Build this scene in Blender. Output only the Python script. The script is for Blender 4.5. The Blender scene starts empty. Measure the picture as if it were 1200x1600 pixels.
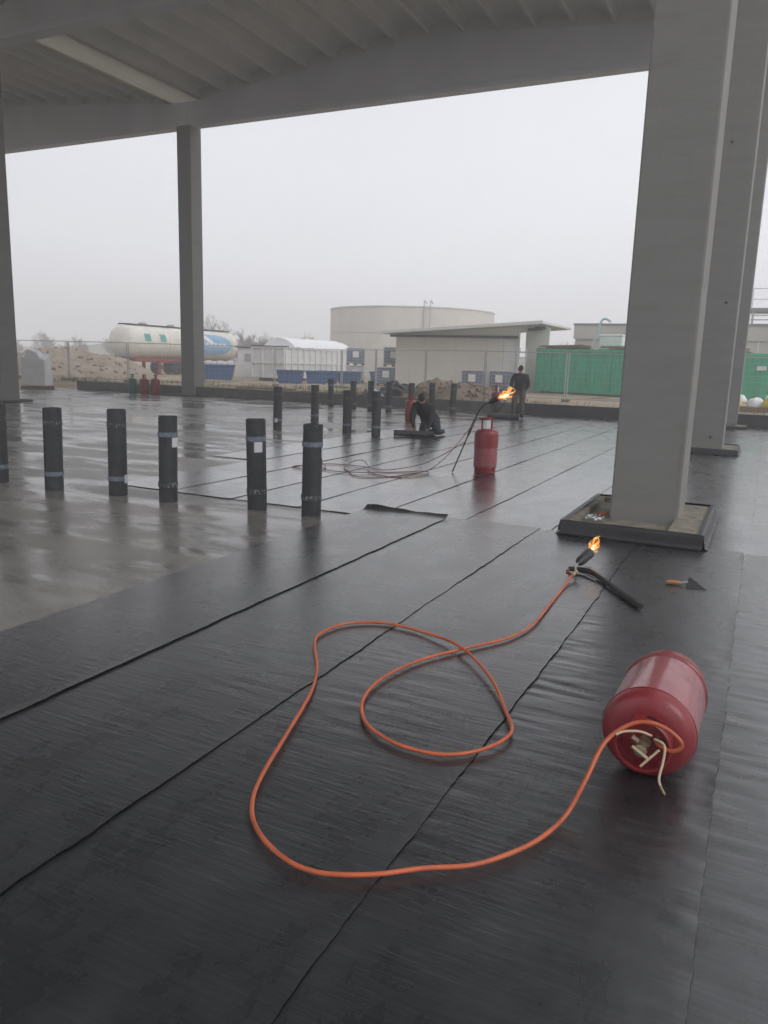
import bpy, bmesh, math, random
from mathutils import Vector, Matrix, noise
R = math.radians
scene = bpy.context.scene
C = scene.collection
random.seed(7)

# ------------------------------------------------------------------ camera, sky, sun, exposure
cam_d = bpy.data.cameras.new('camera'); cam = bpy.data.objects.new('camera', cam_d); C.objects.link(cam)
cam_d.sensor_fit = 'VERTICAL'; cam_d.sensor_height = 36; cam_d.lens = 27.0
cam_d.clip_start = 0.05; cam_d.clip_end = 3000
cam.matrix_world = (Matrix.Translation((0, 0, 1.68)) @ Matrix.Rotation(R(25.8), 4, 'Z') @
                    Matrix.Rotation(R(79.0), 4, 'X') @ Matrix.Rotation(R(1.73), 4, 'Z'))
scene.camera = cam
SUN_EL, SUN_ROT = R(42), R(102)          # veiled sun high to the right, behind the viewer
w = bpy.data.worlds.new('World'); scene.world = w; w.use_nodes = True
nt = w.node_tree; nt.nodes.clear()
o_ = nt.nodes.new('ShaderNodeOutputWorld'); bg = nt.nodes.new('ShaderNodeBackground')
sky = nt.nodes.new('ShaderNodeTexSky'); sky.sky_type = 'NISHITA'; sky.sun_disc = False
sky.sun_elevation = SUN_EL; sky.sun_rotation = SUN_ROT; sky.dust_density = 4; sky.air_density = 1.0
hs = nt.nodes.new('ShaderNodeHueSaturation'); hs.inputs['Saturation'].default_value = 0.12
cl = nt.nodes.new('ShaderNodeTexNoise'); cl.inputs['Scale'].default_value = 1.6; cl.inputs['Detail'].default_value = 5
tc = nt.nodes.new('ShaderNodeTexCoord'); mp = nt.nodes.new('ShaderNodeMapping'); mp.inputs['Scale'].default_value = (1, 1, 3)
rp = nt.nodes.new('ShaderNodeValToRGB')
rp.color_ramp.elements[0].position = .3; rp.color_ramp.elements[0].color = (8.3, 8.42, 8.95, 1)
rp.color_ramp.elements[1].position = .7; rp.color_ramp.elements[1].color = (9.1, 9.2, 9.7, 1)
mx = nt.nodes.new('ShaderNodeMix'); mx.data_type = 'RGBA'; mx.inputs[0].default_value = 0.93
L = nt.links.new
L(tc.outputs['Generated'], mp.inputs[0]); L(mp.outputs[0], cl.inputs['Vector']); L(cl.outputs['Fac'], rp.inputs[0])
L(sky.outputs[0], hs.inputs['Color']); L(hs.outputs[0], mx.inputs[6]); L(rp.outputs[0], mx.inputs[7])
L(mx.outputs[2], bg.inputs[0]); bg.inputs[1].default_value = 0.1; L(bg.outputs[0], o_.inputs[0])
sd = bpy.data.lights.new('sun', 'SUN'); sd.energy = 1.0; sd.angle = R(32); sd.color = (1, .96, .9)
sun = bpy.data.objects.new('sun', sd); C.objects.link(sun)
sv = Vector((math.sin(SUN_ROT) * math.cos(SUN_EL), math.cos(SUN_ROT) * math.cos(SUN_EL), math.sin(SUN_EL)))
sun.rotation_euler = sv.to_track_quat('Z', 'Y').to_euler(); sun.location = (30, 10, 40)
vs = scene.view_settings
vs.view_transform = 'Standard'; vs.look = 'None'; vs.gamma = 1; vs.use_curve_mapping = False; vs.exposure = 0.13
scene.render.engine = 'CYCLES'; scene.cycles.max_bounces = 6; scene.cycles.volume_bounces = 2
scene.cycles.use_adaptive_sampling = True; scene.cycles.adaptive_threshold = .02
scene.cycles.use_denoising = True

# ------------------------------------------------------------------ helpers
class MB:
    def __init__(s): s.v = []; s.f = []; s.m = []
    def add(s, vs_, fs, mi=0):
        b = len(s.v); s.v += [tuple(p) for p in vs_]
        for f in fs: s.f.append(tuple(b + i for i in f)); s.m.append(mi)
        return s
    def box(s, x0, x1, y0, y1, z0, z1, mi=0):
        return s.add([(x0,y0,z0),(x1,y0,z0),(x1,y1,z0),(x0,y1,z0),(x0,y0,z1),(x1,y0,z1),(x1,y1,z1),(x0,y1,z1)],
                     [(0,3,2,1),(4,5,6,7),(0,1,5,4),(1,2,6,5),(2,3,7,6),(3,0,4,7)], mi)
    def hexa(s, p, mi=0):    # eight corners, bottom ring then top ring
        return s.add(p, [(0,3,2,1),(4,5,6,7),(0,1,5,4),(1,2,6,5),(2,3,7,6),(3,0,4,7)], mi)
    def prism(s, poly, axis, a, b, mi=0):   # 2D polygon swept along an axis
        n = len(poly); P = []
        for t in (a, b):
            for (u, v) in poly: P.append({'x': (t,u,v), 'y': (u,t,v), 'z': (u,v,t)}[axis])
        fs = [tuple(range(n)), tuple(range(2*n-1, n-1, -1))] + [(i, i+n, (i+1) % n + n, (i+1) % n) for i in range(n)]
        return s.add(P, fs, mi)
    def tube(s, pts, r, n=8, cap=True, mi=0):
        pts = [Vector(p) for p in pts]; k = len(pts)
        rr = r if isinstance(r, (list, tuple)) else [r] * k
        up = None; P = []
        for i, p in enumerate(pts):
            t = (pts[min(i+1, k-1)] - pts[max(i-1, 0)])
            t = t.normalized() if t.length > 1e-9 else Vector((0,0,1))
            if up is None: up = Vector((0,0,1)) if abs(t.z) < .9 else Vector((1,0,0))
            a = t.cross(up); a = a.normalized() if a.length > 1e-6 else t.orthogonal().normalized()
            b = a.cross(t).normalized(); up = b
            for j in range(n):
                q = 2*math.pi*j/n; P.append(p + (a*math.cos(q) + b*math.sin(q)) * rr[i])
        fs = [(i*n+j, i*n+(j+1) % n, (i+1)*n+(j+1) % n, (i+1)*n+j) for i in range(k-1) for j in range(n)]
        if cap: fs += [tuple(range(n-1, -1, -1)), tuple((k-1)*n+j for j in range(n))]
        return s.add(P, fs, mi)
    def bar(s, a, b, wd, ht, mi=0):   # square-section bar between two points
        a, b = Vector(a), Vector(b); t = (b-a).normalized()
        up = Vector((0,0,1)) if abs(t.z) < .95 else Vector((0,1,0))
        u = t.cross(up).normalized()*wd/2; v = u.cross(t).normalized()*ht/2
        return s.add([a-u-v,a+u-v,a+u+v,a-u+v,b-u-v,b+u-v,b+u+v,b-u+v], [(0,1,2,3),(7,6,5,4),(0,4,5,1),(1,5,6,2),(2,6,7,3),(3,7,4,0)], mi)
    def lathe(s, prof, n=32, axis='z', c=(0,0,0), mi=0, cap=True):
        P = []; c = Vector(c)
        for (r, h) in prof:
            for j in range(n):
                q = 2*math.pi*j/n; u, v = r*math.cos(q), r*math.sin(q)
                P.append(c + Vector({'z': (u,v,h), 'y': (u,h,v), 'x': (h,u,v)}[axis]))
        k = len(prof)
        fs = [(i*n+j, i*n+(j+1) % n, (i+1)*n+(j+1) % n, (i+1)*n+j) for i in range(k-1) for j in range(n)]
        if cap: fs += [tuple(range(n-1, -1, -1)), tuple((k-1)*n+j for j in range(n))]
        return s.add(P, fs, mi)
    def grid(s, nx, ny, fn, mi=0):
        P = [fn(i/nx, j/ny) for j in range(ny+1) for i in range(nx+1)]
        return s.add(P, [(j*(nx+1)+i, j*(nx+1)+i+1, (j+1)*(nx+1)+i+1, (j+1)*(nx+1)+i) for j in range(ny) for i in range(nx)], mi)
    def mesh(s, name, mats, smooth=False, bevel=0):
        me = bpy.data.meshes.new(name); me.from_pydata(s.v, [], s.f)
        for m_ in (mats if isinstance(mats, (list, tuple)) else [mats]): me.materials.append(m_)
        if any(s.m): me.polygons.foreach_set('material_index', s.m)
        bm = bmesh.new(); bm.from_mesh(me); bmesh.ops.recalc_face_normals(bm, faces=bm.faces)
        if bevel:
            bmesh.ops.bevel(bm, geom=[e for e in bm.edges if len(e.link_faces) == 2 and e.calc_face_angle(0) > .5], offset=bevel, segments=2, affect='EDGES', profile=.6)
        if smooth:
            for f in bm.faces: f.smooth = True
            if smooth != 'all':
                for e in bm.edges:
                    if len(e.link_faces) == 2 and e.calc_face_angle(0) > R(35): e.smooth = False
        bm.to_mesh(me); bm.free(); me.update()
        return me
def link(name, me, parent=None, loc=None, rot=None):
    o = bpy.data.objects.new(name, me); C.objects.link(o)
    if parent: o.parent = parent
    if loc is not None: o.location = loc
    if rot is not None: o.rotation_euler = rot
    return o
def part(name, mb, m_, parent, smooth=False, bevel=0, loc=None, rot=None):
    return link(name, mb.mesh(name, m_, smooth, bevel), parent, loc, rot)
def tag(o, label, cat, group=None):
    o['label'] = label; o['category'] = cat
    if group: o['group'] = group
    return o
def thing(name, label, cat, loc=(0,0,0), rz=0, group=None):
    o = bpy.data.objects.new(name, None); C.objects.link(o); o.location = loc; o.rotation_euler = (0,0,rz)
    o.empty_display_size = .2
    return tag(o, label, cat, group)
def struct(name, mb, m_, smooth=False, bevel=0):
    o = part(name, mb, m_, None, smooth, bevel); o['kind'] = 'structure'; return o
def copy_tree(o, parent=None):
    c = o.copy(); C.objects.link(c); c.parent = parent
    for k in list(o.children): copy_tree(k, c)
    return c
def smoothpts(p, sub=6, closed=False):   # Catmull-Rom
    p = [Vector(q) for q in p]; out = []
    for i in range(len(p)-1):
        a, b, c, d = p[max(i-1, 0)], p[i], p[i+1], p[min(i+2, len(p)-1)]
        for k in range(sub):
            t = k/sub
            out.append(.5*((2*b)+(c-a)*t+(2*a-5*b+4*c-d)*t*t+(3*b-a-3*c+d)*t**3))
    return out + [p[-1]]

# ------------------------------------------------------------------ materials
def nodes(name):
    m_ = bpy.data.materials.new(name); m_.use_nodes = True
    t = m_.node_tree; b = t.nodes['Principled BSDF']; return m_, t, b
def texnoise(t, scale, detail=4, vec=None, stretch=None, rough=.55):
    n = t.nodes.new('ShaderNodeTexNoise'); n.inputs['Scale'].default_value = scale
    n.inputs['Detail'].default_value = detail; n.inputs['Roughness'].default_value = rough
    c = t.nodes.new('ShaderNodeTexCoord'); src = c.outputs[vec or 'Object']
    if stretch:
        p = t.nodes.new('ShaderNodeMapping'); p.inputs['Scale'].default_value = stretch
        t.links.new(src, p.inputs[0]); src = p.outputs[0]
    t.links.new(src, n.inputs['Vector']); return n
def ramp(t, fac, a, b, ca=(0,0,0,1), cb=(1,1,1,1)):
    r = t.nodes.new('ShaderNodeValToRGB'); e = r.color_ramp.elements
    e[0].position = a; e[1].position = b; e[0].color = ca; e[1].color = cb
    t.links.new(fac, r.inputs[0]); return r
def mixc(t, fac, a, b):
    m_ = t.nodes.new('ShaderNodeMix'); m_.data_type = 'RGBA'
    if isinstance(fac, (int, float)): m_.inputs[0].default_value = fac
    else: t.links.new(fac, m_.inputs[0])
    for i, x in ((6, a), (7, b)):
        if isinstance(x, tuple): m_.inputs[i].default_value = x if len(x) == 4 else (*x, 1)
        else: t.links.new(x, m_.inputs[i])
    return m_.outputs[2]
def bump(t, b, h, strength, dist=.01, normal=None):
    n = t.nodes.new('ShaderNodeBump'); n.inputs['Strength'].default_value = strength; n.inputs['Distance'].default_value = dist
    t.links.new(h, n.inputs['Height'])
    if normal: t.links.new(normal, n.inputs['Normal'])
    t.links.new(n.outputs[0], b.inputs['Normal']); return n.outputs[0]
def pm(name, col, rough=.6, var=.25, scale=6, bmp=.15, bscale=60, metal=0, stretch=None, dirt=None, dirt_at=.55, spec=.5, vec=None):
    m_, t, b = nodes(name)
    n1 = texnoise(t, scale, 6, vec, stretch)
    c = mixc(t, ramp(t, n1.outputs['Fac'], .3, .7).outputs[0], tuple(x*(1-var) for x in col), tuple(min(1, x*(1+var)) for x in col))
    if dirt:
        n3 = texnoise(t, scale*.6+1.3, 8, vec, stretch, .7)
        c = mixc(t, ramp(t, n3.outputs['Fac'], dirt_at, dirt_at+.14).outputs[0], c, dirt)
    t.links.new(c, b.inputs['Base Color'])
    rr = t.nodes.new('ShaderNodeMapRange'); rr.inputs[3].default_value = max(.02, rough-.12); rr.inputs[4].default_value = min(1, rough+.12)
    t.links.new(n1.outputs['Fac'], rr.inputs[0]); t.links.new(rr.outputs[0], b.inputs['Roughness'])
    b.inputs['Metallic'].default_value = metal; b.inputs['Specular IOR Level'].default_value = spec
    if bmp: bump(t, b, texnoise(t, bscale, 4, vec, stretch).outputs['Fac'], bmp)
    return m_
M = {}
M['concrete'] = pm('precast_concrete', (.215,.213,.205), .8, .08, 1.1, .12, 12, dirt=(.19,.187,.175), dirt_at=.55, stretch=(.6,.6,4))
M['concrete_roof'] = pm('roof_concrete', (.58,.58,.575), .85, .1, .5, .15, 20)
def add_voids(m_):        # air voids and faint pour stains on cast concrete
    t = m_.node_tree; b = t.nodes['Principled BSDF']; src = b.inputs['Base Color'].links[0].from_socket
    v = t.nodes.new('ShaderNodeTexVoronoi'); v.inputs['Scale'].default_value = 17; c = t.nodes.new('ShaderNodeTexCoord'); t.links.new(c.outputs['Object'], v.inputs['Vector'])
    n = texnoise(t, 1.2, 4); gt = t.nodes.new('ShaderNodeMath'); gt.operation = 'MULTIPLY'
    t.links.new(ramp(t, v.outputs['Distance'], .05, .11, (1,1,1,1), (0,0,0,1)).outputs[0], gt.inputs[0]); t.links.new(ramp(t, n.outputs['Fac'], .45, .6).outputs[0], gt.inputs[1])
    cc = mixc(t, gt.outputs[0], src, (.09,.087,.08))
    st = texnoise(t, 1.0, 6, 'Object', (5, 5, .35), .65)
    cc = mixc(t, ramp(t, st.outputs['Fac'], .56, .78, (0,0,0,1), (.55,.55,.55,1)).outputs[0], cc, (.145,.14,.12))
    t.links.new(cc, b.inputs['Base Color'])
add_voids(M['concrete'])
M['gutter_concrete'] = pm('gutter_concrete', (.72,.68,.61), .8, .06, .7, .1, 20)
def skylight_mat():
    m_, t, b = nodes('skylight_sheet'); c = mixc(t, texnoise(t, .8, 5).outputs['Fac'], (.55,.53,.49), (.65,.63,.58)); t.links.new(c, b.inputs['Base Color']); b.inputs['Roughness'].default_value = .5
    tr = t.nodes.new('ShaderNodeBsdfTranslucent'); t.links.new(c, tr.inputs[0]); ms = t.nodes.new('ShaderNodeMixShader'); ms.inputs[0].default_value = .5
    t.links.new(b.outputs[0], ms.inputs[1]); t.links.new(tr.outputs[0], ms.inputs[2]); t.links.new(ms.outputs[0], t.nodes['Material Output'].inputs[0]); return m_
M['skylight'] = skylight_mat()
M['beam'] = pm('beam_concrete', (.55,.57,.61), .85, .1, .5, .15, 20)
M['concrete_rough'] = pm('rough_concrete', (.2,.185,.15), .85, .35, 9, .6, 60, dirt=(.1,.085,.06))
M['kerb'] = pm('kerb_concrete', (.12,.12,.118), .8, .3, 3, .4, 40)
M['steel'] = pm('galvanised_steel', (.45,.46,.48), .45, .15, 5, .05, 30, metal=.7)
M['dark_metal'] = pm('dark_metal', (.035,.035,.04), .45, .3, 20, .15, 60, metal=.4)
M['black_tube'] = pm('black_tube', (.012,.012,.014), .38, .4, 20, .1, 60)
M['brass'] = pm('old_brass', (.42,.36,.25), .4, .3, 40, .2, 80, metal=.8)
M['wood'] = pm('wood', (.36,.17,.07), .6, .3, 14, .2, 40, stretch=(1,8,8))
M['timber'] = pm('weathered_timber', (.22,.15,.1), .8, .5, 8, .3, 40, stretch=(1,6,6))
M['twine'] = pm('twine', (.55,.42,.3), .9, .2, 90, .5, 200)
M['paper'] = pm('paper_label', (.62,.62,.66), .7, .1, 30, 0)
M['white'] = pm('white_paint', (.7,.7,.7), .5, .08, 2.5, .1, 20, dirt=(.45,.43,.4), dirt_at=.66)
M['tarp'] = pm('white_tarp', (.75,.76,.78), .6, .06, 2, .2, 10)
M['blue'] = pm('blue_plastic', (.035,.11,.28), .5, .25, 4, .1, 30, dirt=(.07,.12,.2))
M['green'] = pm('green_container', (.035,.36,.21), .55, .18, 2.5, .15, 20, dirt=(.03,.22,.135), stretch=(1,1,.3))
M['tank_white'] = pm('tank_white', (.68,.66,.61), .5, .12, 1.2, .05, 20, dirt=(.55,.53,.48), stretch=(1,1,2))
M['sky_blue'] = pm('logo_blue', (.2,.38,.58), .5, .1, 3, 0)
M['teal'] = pm('teal_panel', (.1,.36,.32), .5, .1, 5, 0)
M['rust_red'] = pm('red_chassis', (.28,.05,.04), .6, .3, 4, .1, 20)
M['rubber'] = pm('tyre', (.02,.02,.02), .8, .3, 10, .2, 40)
M['tank_concrete'] = pm('tank_concrete', (.6,.58,.54), .85, .1, .35, .15, 8, dirt=(.52,.5,.465), stretch=(1,1,.35))
M['panel'] = pm('wall_panel', (.7,.67,.61), .55, .06, .5, .05, 5)
M['panel_light'] = pm('light_wall', (.72,.72,.68), .55, .06, .5, .05, 5)
M['far_wall'] = pm('far_wall', (.5,.485,.445), .8, .12, .6, .1, 6)
M['bottle'] = pm('tote_plastic', (.12,.17,.25), .4, .3, 3, 0, 10)
M['bottle_white'] = pm('tote_white', (.55,.57,.6), .4, .15, 3, 0, 10)
M['skin'] = pm('skin', (.4,.22,.15), .55, .1, 20, .05, 60)
M['jacket'] = pm('dark_jacket', (.016,.015,.018), .85, .3, 12, .3, 50)
M['jeans'] = pm('work_trousers', (.028,.035,.05), .85, .35, 14, .3, 60)
M['camo'] = pm('camouflage_trousers', (.075,.07,.055), .85, .5, 14, .3, 60, dirt=(.2,.17,.13))
M['boot'] = pm('boots', (.02,.018,.016), .6, .3, 20, .2, 40)
M['glove'] = pm('work_glove', (.16,.13,.1), .8, .2, 30, .2, 80)
M['hair'] = pm('hair', (.012,.01,.009), .7, .3, 60, .4, 120)
M['bark'] = pm('bark', (.15,.135,.115), .9, .3, 12, .3, 40)
M['yellow'] = pm('yellow_sack', (.6,.5,.08), .5, .15, 9, .3, 20)
M['rubble'] = pm('rubble_earth', (.26,.215,.165), .95, .3, 2.2, .9, 14, dirt=(.34,.27,.2))
M['stone'] = pm('rubble_stone', (.25,.19,.15), .9, .4, 3, .4, 20)
M['grass'] = pm('winter_grass', (.13,.13,.045), .8, .4, 2, 0)
M['pipe_blue'] = pm('pale_blue_pipe', (.4,.5,.58), .5, .1, 5, 0)
M['black_plastic'] = pm('black_plastic_sheet', (.03,.032,.036), .35, .3, 5, .5, 9)
M['plastic_white'] = pm('plastic_scraps', (.6,.62,.65), .5, .2, 9, .2, 30)

def red_mat(name, c0, c1, r0, r1, scuff):
    m_, t, b = nodes(name)
    n1 = texnoise(t, 4, 6); n2 = texnoise(t, 46, 6, rough=.75); n3 = texnoise(t, 1, 5, 'Object', (9, 9, 60), .7); n4 = texnoise(t, 1, 5, 'Object', (70, 70, 5), .6); n5 = texnoise(t, 7, 8, rough=.75)
    c = mixc(t, n1.outputs['Fac'], c0, c1)
    c = mixc(t, ramp(t, n5.outputs['Fac'], .52, .72, (0,0,0,1), (.7,.7,.7,1)).outputs[0], c, tuple(x*.45+.02 for x in c0))
    c = mixc(t, ramp(t, n3.outputs['Fac'], .655, .69, (0,0,0,1), (scuff,)*3+(1,)).outputs[0], c, (.36,.2,.19))
    c = mixc(t, ramp(t, n4.outputs['Fac'], .67, .7, (0,0,0,1), (scuff,)*3+(1,)).outputs[0], c, (.33,.17,.16))
    c = mixc(t, ramp(t, n2.outputs['Fac'], .69, .73).outputs[0], c, (.09,.045,.03))
    t.links.new(c, b.inputs['Base Color'])
    t.links.new(ramp(t, n5.outputs['Fac'], .35, .7, (r0,)*3+(1,), (r1,)*3+(1,)).outputs[0], b.inputs['Roughness'])
    bump(t, b, n1.outputs['Fac'], .12, .02, bump(t, b, n2.outputs['Fac'], .08, .003)); return m_
M['red'] = red_mat('red_cylinder_paint', (.18,.017,.024), (.25,.026,.033), .26, .48, .5)
M['red_pale'] = red_mat('red_faded_paint', (.25,.06,.072), (.32,.1,.11), .08, .3, .9)
M['green_cyl'] = pm('green_cylinder_paint', (.015,.12,.09), .4, .2, 6, .05, 40)
M['hose'] = pm('orange_hose', (.47,.105,.04), .42, .22, 9, .1, 120, dirt=(.09,.04,.032), dirt_at=.6)
M['hose_dirty'] = pm('dirty_orange_hose', (.2,.085,.06), .55, .3, 20, .1, 80)

def membrane_mat(name, wear=1.0, base=.012, ra=.24, rb=.2, bs=.9):
    m_, t, b = nodes(name)
    fine = texnoise(t, 1, 5, 'Object', (16, 210, 60), .6)        # fine cross lines of the sheet
    mid = texnoise(t, 1, 4, 'Object', (4.2, 40, 8), .6)         # wrinkles across the strip
    big = texnoise(t, .8, 5, 'Object', (1, .55, 1), .6)
    spot = texnoise(t, 130, 3)
    dust = texnoise(t, 2.3, 7, 'Object', (1.3, .8, 1), .68)
    c = mixc(t, ramp(t, big.outputs['Fac'], .3, .72).outputs[0], (base*.7, base*.84, base*1.0), (base*1.15, base*1.3, base*1.5))
    d = ramp(t, dust.outputs['Fac'], .42, .85, (0,0,0,1), (.45*wear,)*3+(1,))
    c = mixc(t, d.outputs[0], c, (.066,.07,.077))
    sp = ramp(t, spot.outputs['Fac'], .55, .8, (0,0,0,1), (.5,.5,.5,1))
    c = mixc(t, sp.outputs[0], c, (.055,.06,.066))
    t.links.new(c, b.inputs['Base Color'])
    ro = t.nodes.new('ShaderNodeMath'); ro.operation = 'MULTIPLY_ADD'
    t.links.new(big.outputs['Fac'], ro.inputs[0]); ro.inputs[1].default_value = ra; ro.inputs[2].default_value = rb
    t.links.new(ro.outputs[0], b.inputs['Roughness'])
    cn = t.nodes.new('ShaderNodeBump'); cn.inputs['Strength'].default_value = .34*bs; cn.inputs['Distance'].default_value = .008; t.links.new(mid.outputs['Fac'], cn.inputs['Height'])
    cf = t.nodes.new('ShaderNodeBump'); cf.inputs['Strength'].default_value = .26*bs; cf.inputs['Distance'].default_value = .003; t.links.new(fine.outputs['Fac'], cf.inputs['Height']); t.links.new(cn.outputs[0], cf.inputs['Normal'])
    t.links.new(cf.outputs[0], b.inputs['Coat Normal'])
    n1 = bump(t, b, mid.outputs['Fac'], .16*bs, .008)
    n2 = bump(t, b, fine.outputs['Fac'], .075*bs, .003, n1)
    bump(t, b, spot.outputs['Fac'], .1*bs, .002, n2)
    b.inputs['Specular IOR Level'].default_value = .6; b.inputs['Coat Weight'].default_value = 1.0
    t.links.new(ramp(t, dust.outputs['Fac'], .25, .8, (.2,.2,.2,1), (.4,.4,.4,1)).outputs[0], b.inputs['Coat Roughness'])
    return m_
M['membrane'] = membrane_mat('bitumen_membrane')
M['membrane_far'] = membrane_mat('bitumen_membrane_worn', 1.3, .02, .24, .1, .16)
M['bead'] = pm('melted_bitumen_bead', (.005,.005,.0055), .85, .3, 30, .2, 80, spec=.1)
M['bead_dusty'] = pm('dusty_seam', (.06,.059,.057), .9, .4, 30, .2, 80, spec=.15)
M['bitumen_cut'] = pm('bitumen_upstand', (.018,.019,.021), .42, .35, 6, .25, 50)

def floor_mat():
    m_, t, b = nodes('wet_concrete_floor')
    big = texnoise(t, .35, 8, 'Object', (1, 1.25, 1), .62)
    streak = texnoise(t, 1, 6, 'Object', (.5, 1.7, 1), .6)
    grain = texnoise(t, 45, 6, rough=.7)
    c = mixc(t, ramp(t, grain.outputs['Fac'], .3, .7).outputs[0], (.13,.122,.112), (.25,.236,.215))
    c = mixc(t, ramp(t, big.outputs['Fac'], .4, .65).outputs[0], c, (.1,.096,.092))
    t.links.new(c, b.inputs['Base Color'])
    ad = t.nodes.new('ShaderNodeMath'); ad.operation = 'MULTIPLY_ADD'; ad.inputs[1].default_value = .6
    t.links.new(streak.outputs['Fac'], ad.inputs[0])
    sc_ = t.nodes.new('ShaderNodeMath'); sc_.operation = 'MULTIPLY'; sc_.inputs[1].default_value = .6
    t.links.new(big.outputs['Fac'], sc_.inputs[0]); t.links.new(sc_.outputs[0], ad.inputs[2])
    wet = ramp(t, ad.outputs[0], .555, .67)                       # 1 where water stands
    t.links.new(mixc(t, wet.outputs[0], (.34,.34,.34), (.1,.1,.1)), b.inputs['Roughness'])
    n = t.nodes.new('ShaderNodeBump'); n.inputs['Distance'].default_value = .012
    inv = t.nodes.new('ShaderNodeMath'); inv.operation = 'MULTIPLY_ADD'; inv.inputs[1].default_value = -.3; inv.inputs[2].default_value = .32
    t.links.new(wet.outputs[0], inv.inputs[0]); t.links.new(inv.outputs[0], n.inputs['Strength'])
    t.links.new(texnoise(t, 16, 8, rough=.75).outputs['Fac'], n.inputs['Height']); t.links.new(n.outputs[0], b.inputs['Normal'])
    return m_
M['floor'] = floor_mat()
def soil_mat():
    m_, t, b = nodes('sandy_yard')
    a = texnoise(t, .22, 8, rough=.65); g_ = texnoise(t, 3, 8, rough=.7); k = texnoise(t, .5, 5)
    c = mixc(t, ramp(t, g_.outputs['Fac'], .3, .7).outputs[0], (.25,.19,.13), (.4,.32,.235))
    c = mixc(t, ramp(t, a.outputs['Fac'], .47, .6).outputs[0], c, (.15,.135,.06))
    c = mixc(t, ramp(t, k.outputs['Fac'], .6, .68).outputs[0], c, (.12,.1,.075))
    t.links.new(c, b.inputs['Base Color']); b.inputs['Roughness'].default_value = .95
    bump(t, b, g_.outputs['Fac'], .7, .06); return m_
M['soil'] = soil_mat()
def print_mat(name, base, ink, sx, sz, th):
    m_, t, b = nodes(name)
    n = texnoise(t, 1, 2, 'Object', (sx, sx, sz), .5)
    c = mixc(t, ramp(t, n.outputs['Fac'], th, th+.04).outputs[0], base, ink)
    t.links.new(c, b.inputs['Base Color']); b.inputs['Roughness'].default_value = .35; return m_
M['tape'] = print_mat('packing_tape', (.12,.14,.18), (.3,.32,.36), 90, 34, .6)
M['tape_dark'] = print_mat('printed_band', (.03,.032,.035), (.3,.31,.33), 110, 42, .57)
M['label_print'] = print_mat('printed_label', (.55,.56,.6), (.2,.2,.22), 120, 70, .62)
M['roll'] = pm('roll_bitumen', (.032,.034,.038), .5, .35, 7, .25, 70)
def flame_mat():
    m_, t, b = nodes('flame'); t.nodes.remove(b)
    e = t.nodes.new('ShaderNodeEmission'); out = t.nodes['Material Output']
    n = texnoise(t, 26, 4); r = t.nodes.new('ShaderNodeValToRGB'); el = r.color_ramp.elements
    el[0].position = .36; el[0].color = (.9,.19,.03,1); el[1].position = .66; el[1].color = (1,.66,.24,1)
    x = el.new(.5); x.color = (1,.38,.08,1)
    t.links.new(n.outputs['Fac'], r.inputs[0]); t.links.new(r.outputs[0], e.inputs[0]); e.inputs[1].default_value = 1.25
    tr = t.nodes.new('ShaderNodeBsdfTransparent'); ms = t.nodes.new('ShaderNodeMixShader')
    n2 = texnoise(t, 38, 3); t.links.new(ramp(t, n2.outputs['Fac'], .4, .62).outputs[0], ms.inputs[0])
    t.links.new(tr.outputs[0], ms.inputs[1]); t.links.new(e.outputs[0], ms.inputs[2]); t.links.new(ms.outputs[0], out.inputs[0])
    return m_
M['flame'] = flame_mat()
def flame_core():
    m_, t, b = nodes('flame_core'); t.nodes.remove(b)
    e = t.nodes.new('ShaderNodeEmission'); e.inputs[0].default_value = (1,.82,.42,1); e.inputs[1].default_value = 2.2
    t.links.new(e.outputs[0], t.nodes['Material Output'].inputs[0]); return m_
M['flame_core'] = flame_core()

# ------------------------------------------------------------------ ground, floor, kerb
GZ = .30
def gpt(u, v):
    x = -420 + 840*u**1; y = -420 + 840*v
    return (x, y, 0)
xs = [-232,-190,-150,-110,-80,-60,-48] + [-46+2*i for i in range(36)] + [28,34,44,60,90,140,190,232]
ys = [-232,-150,-80,-40,-20,0,20,26,27.12,27.5,28.3] + [29+1.2*i for i in range(20)] + [54,57,61,66,72,80,90,105,125,150,175,200,232]
mb = MB(); P = []
for y in ys:
    for x in xs:
        z = -.05
        if y > 27.3: z = GZ
        elif y > 27.2: z = GZ
        if y == 27.5: z = GZ if x > -30 else .06
        if y == 28.3: z = GZ if x > -30 else .2
        if 28.5 < y < 100 and -60 < x < 30: z += .07*noise.noise((x*.35, y*.35, 0))
        P.append((x, y, z))
nx = len(xs)
mb.add(P, [(j*nx+i, j*nx+i+1, (j+1)*nx+i+1, (j+1)*nx+i) for j in range(len(ys)-1) for i in range(nx-1)])
struct('ground', mb, M['soil'], 'all')
floor = struct('concrete_floor', MB().grid(30, 24, lambda u, v: (-46+60*u, -14+41.1*v, 0)), M['floor'])
kb = MB()
for i in range(20):
    x0 = -29.6+2.1*i; kb.box(x0+.004, x0+2.096, 27.0, 27.28, -.04, .40+.008*random.random())
    if x0 > 9: break
kerb = struct('perimeter_kerb', kb, M['kerb'], bevel=.012)
km = MB()
km.grid(60, 6, lambda u, v: (-8.0+17*u, 26.955+.03*v-.01*noise.noise((u*30, v*2, 3)), .005+.41*v))
km.grid(60, 3, lambda u, v: (-8.0+17*u, 26.985+.34*v, .416+.006*noise.noise((u*40, v*3, 1))))
part('membrane_upstand', km, M['bitumen_cut'], kerb, 'all')

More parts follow.
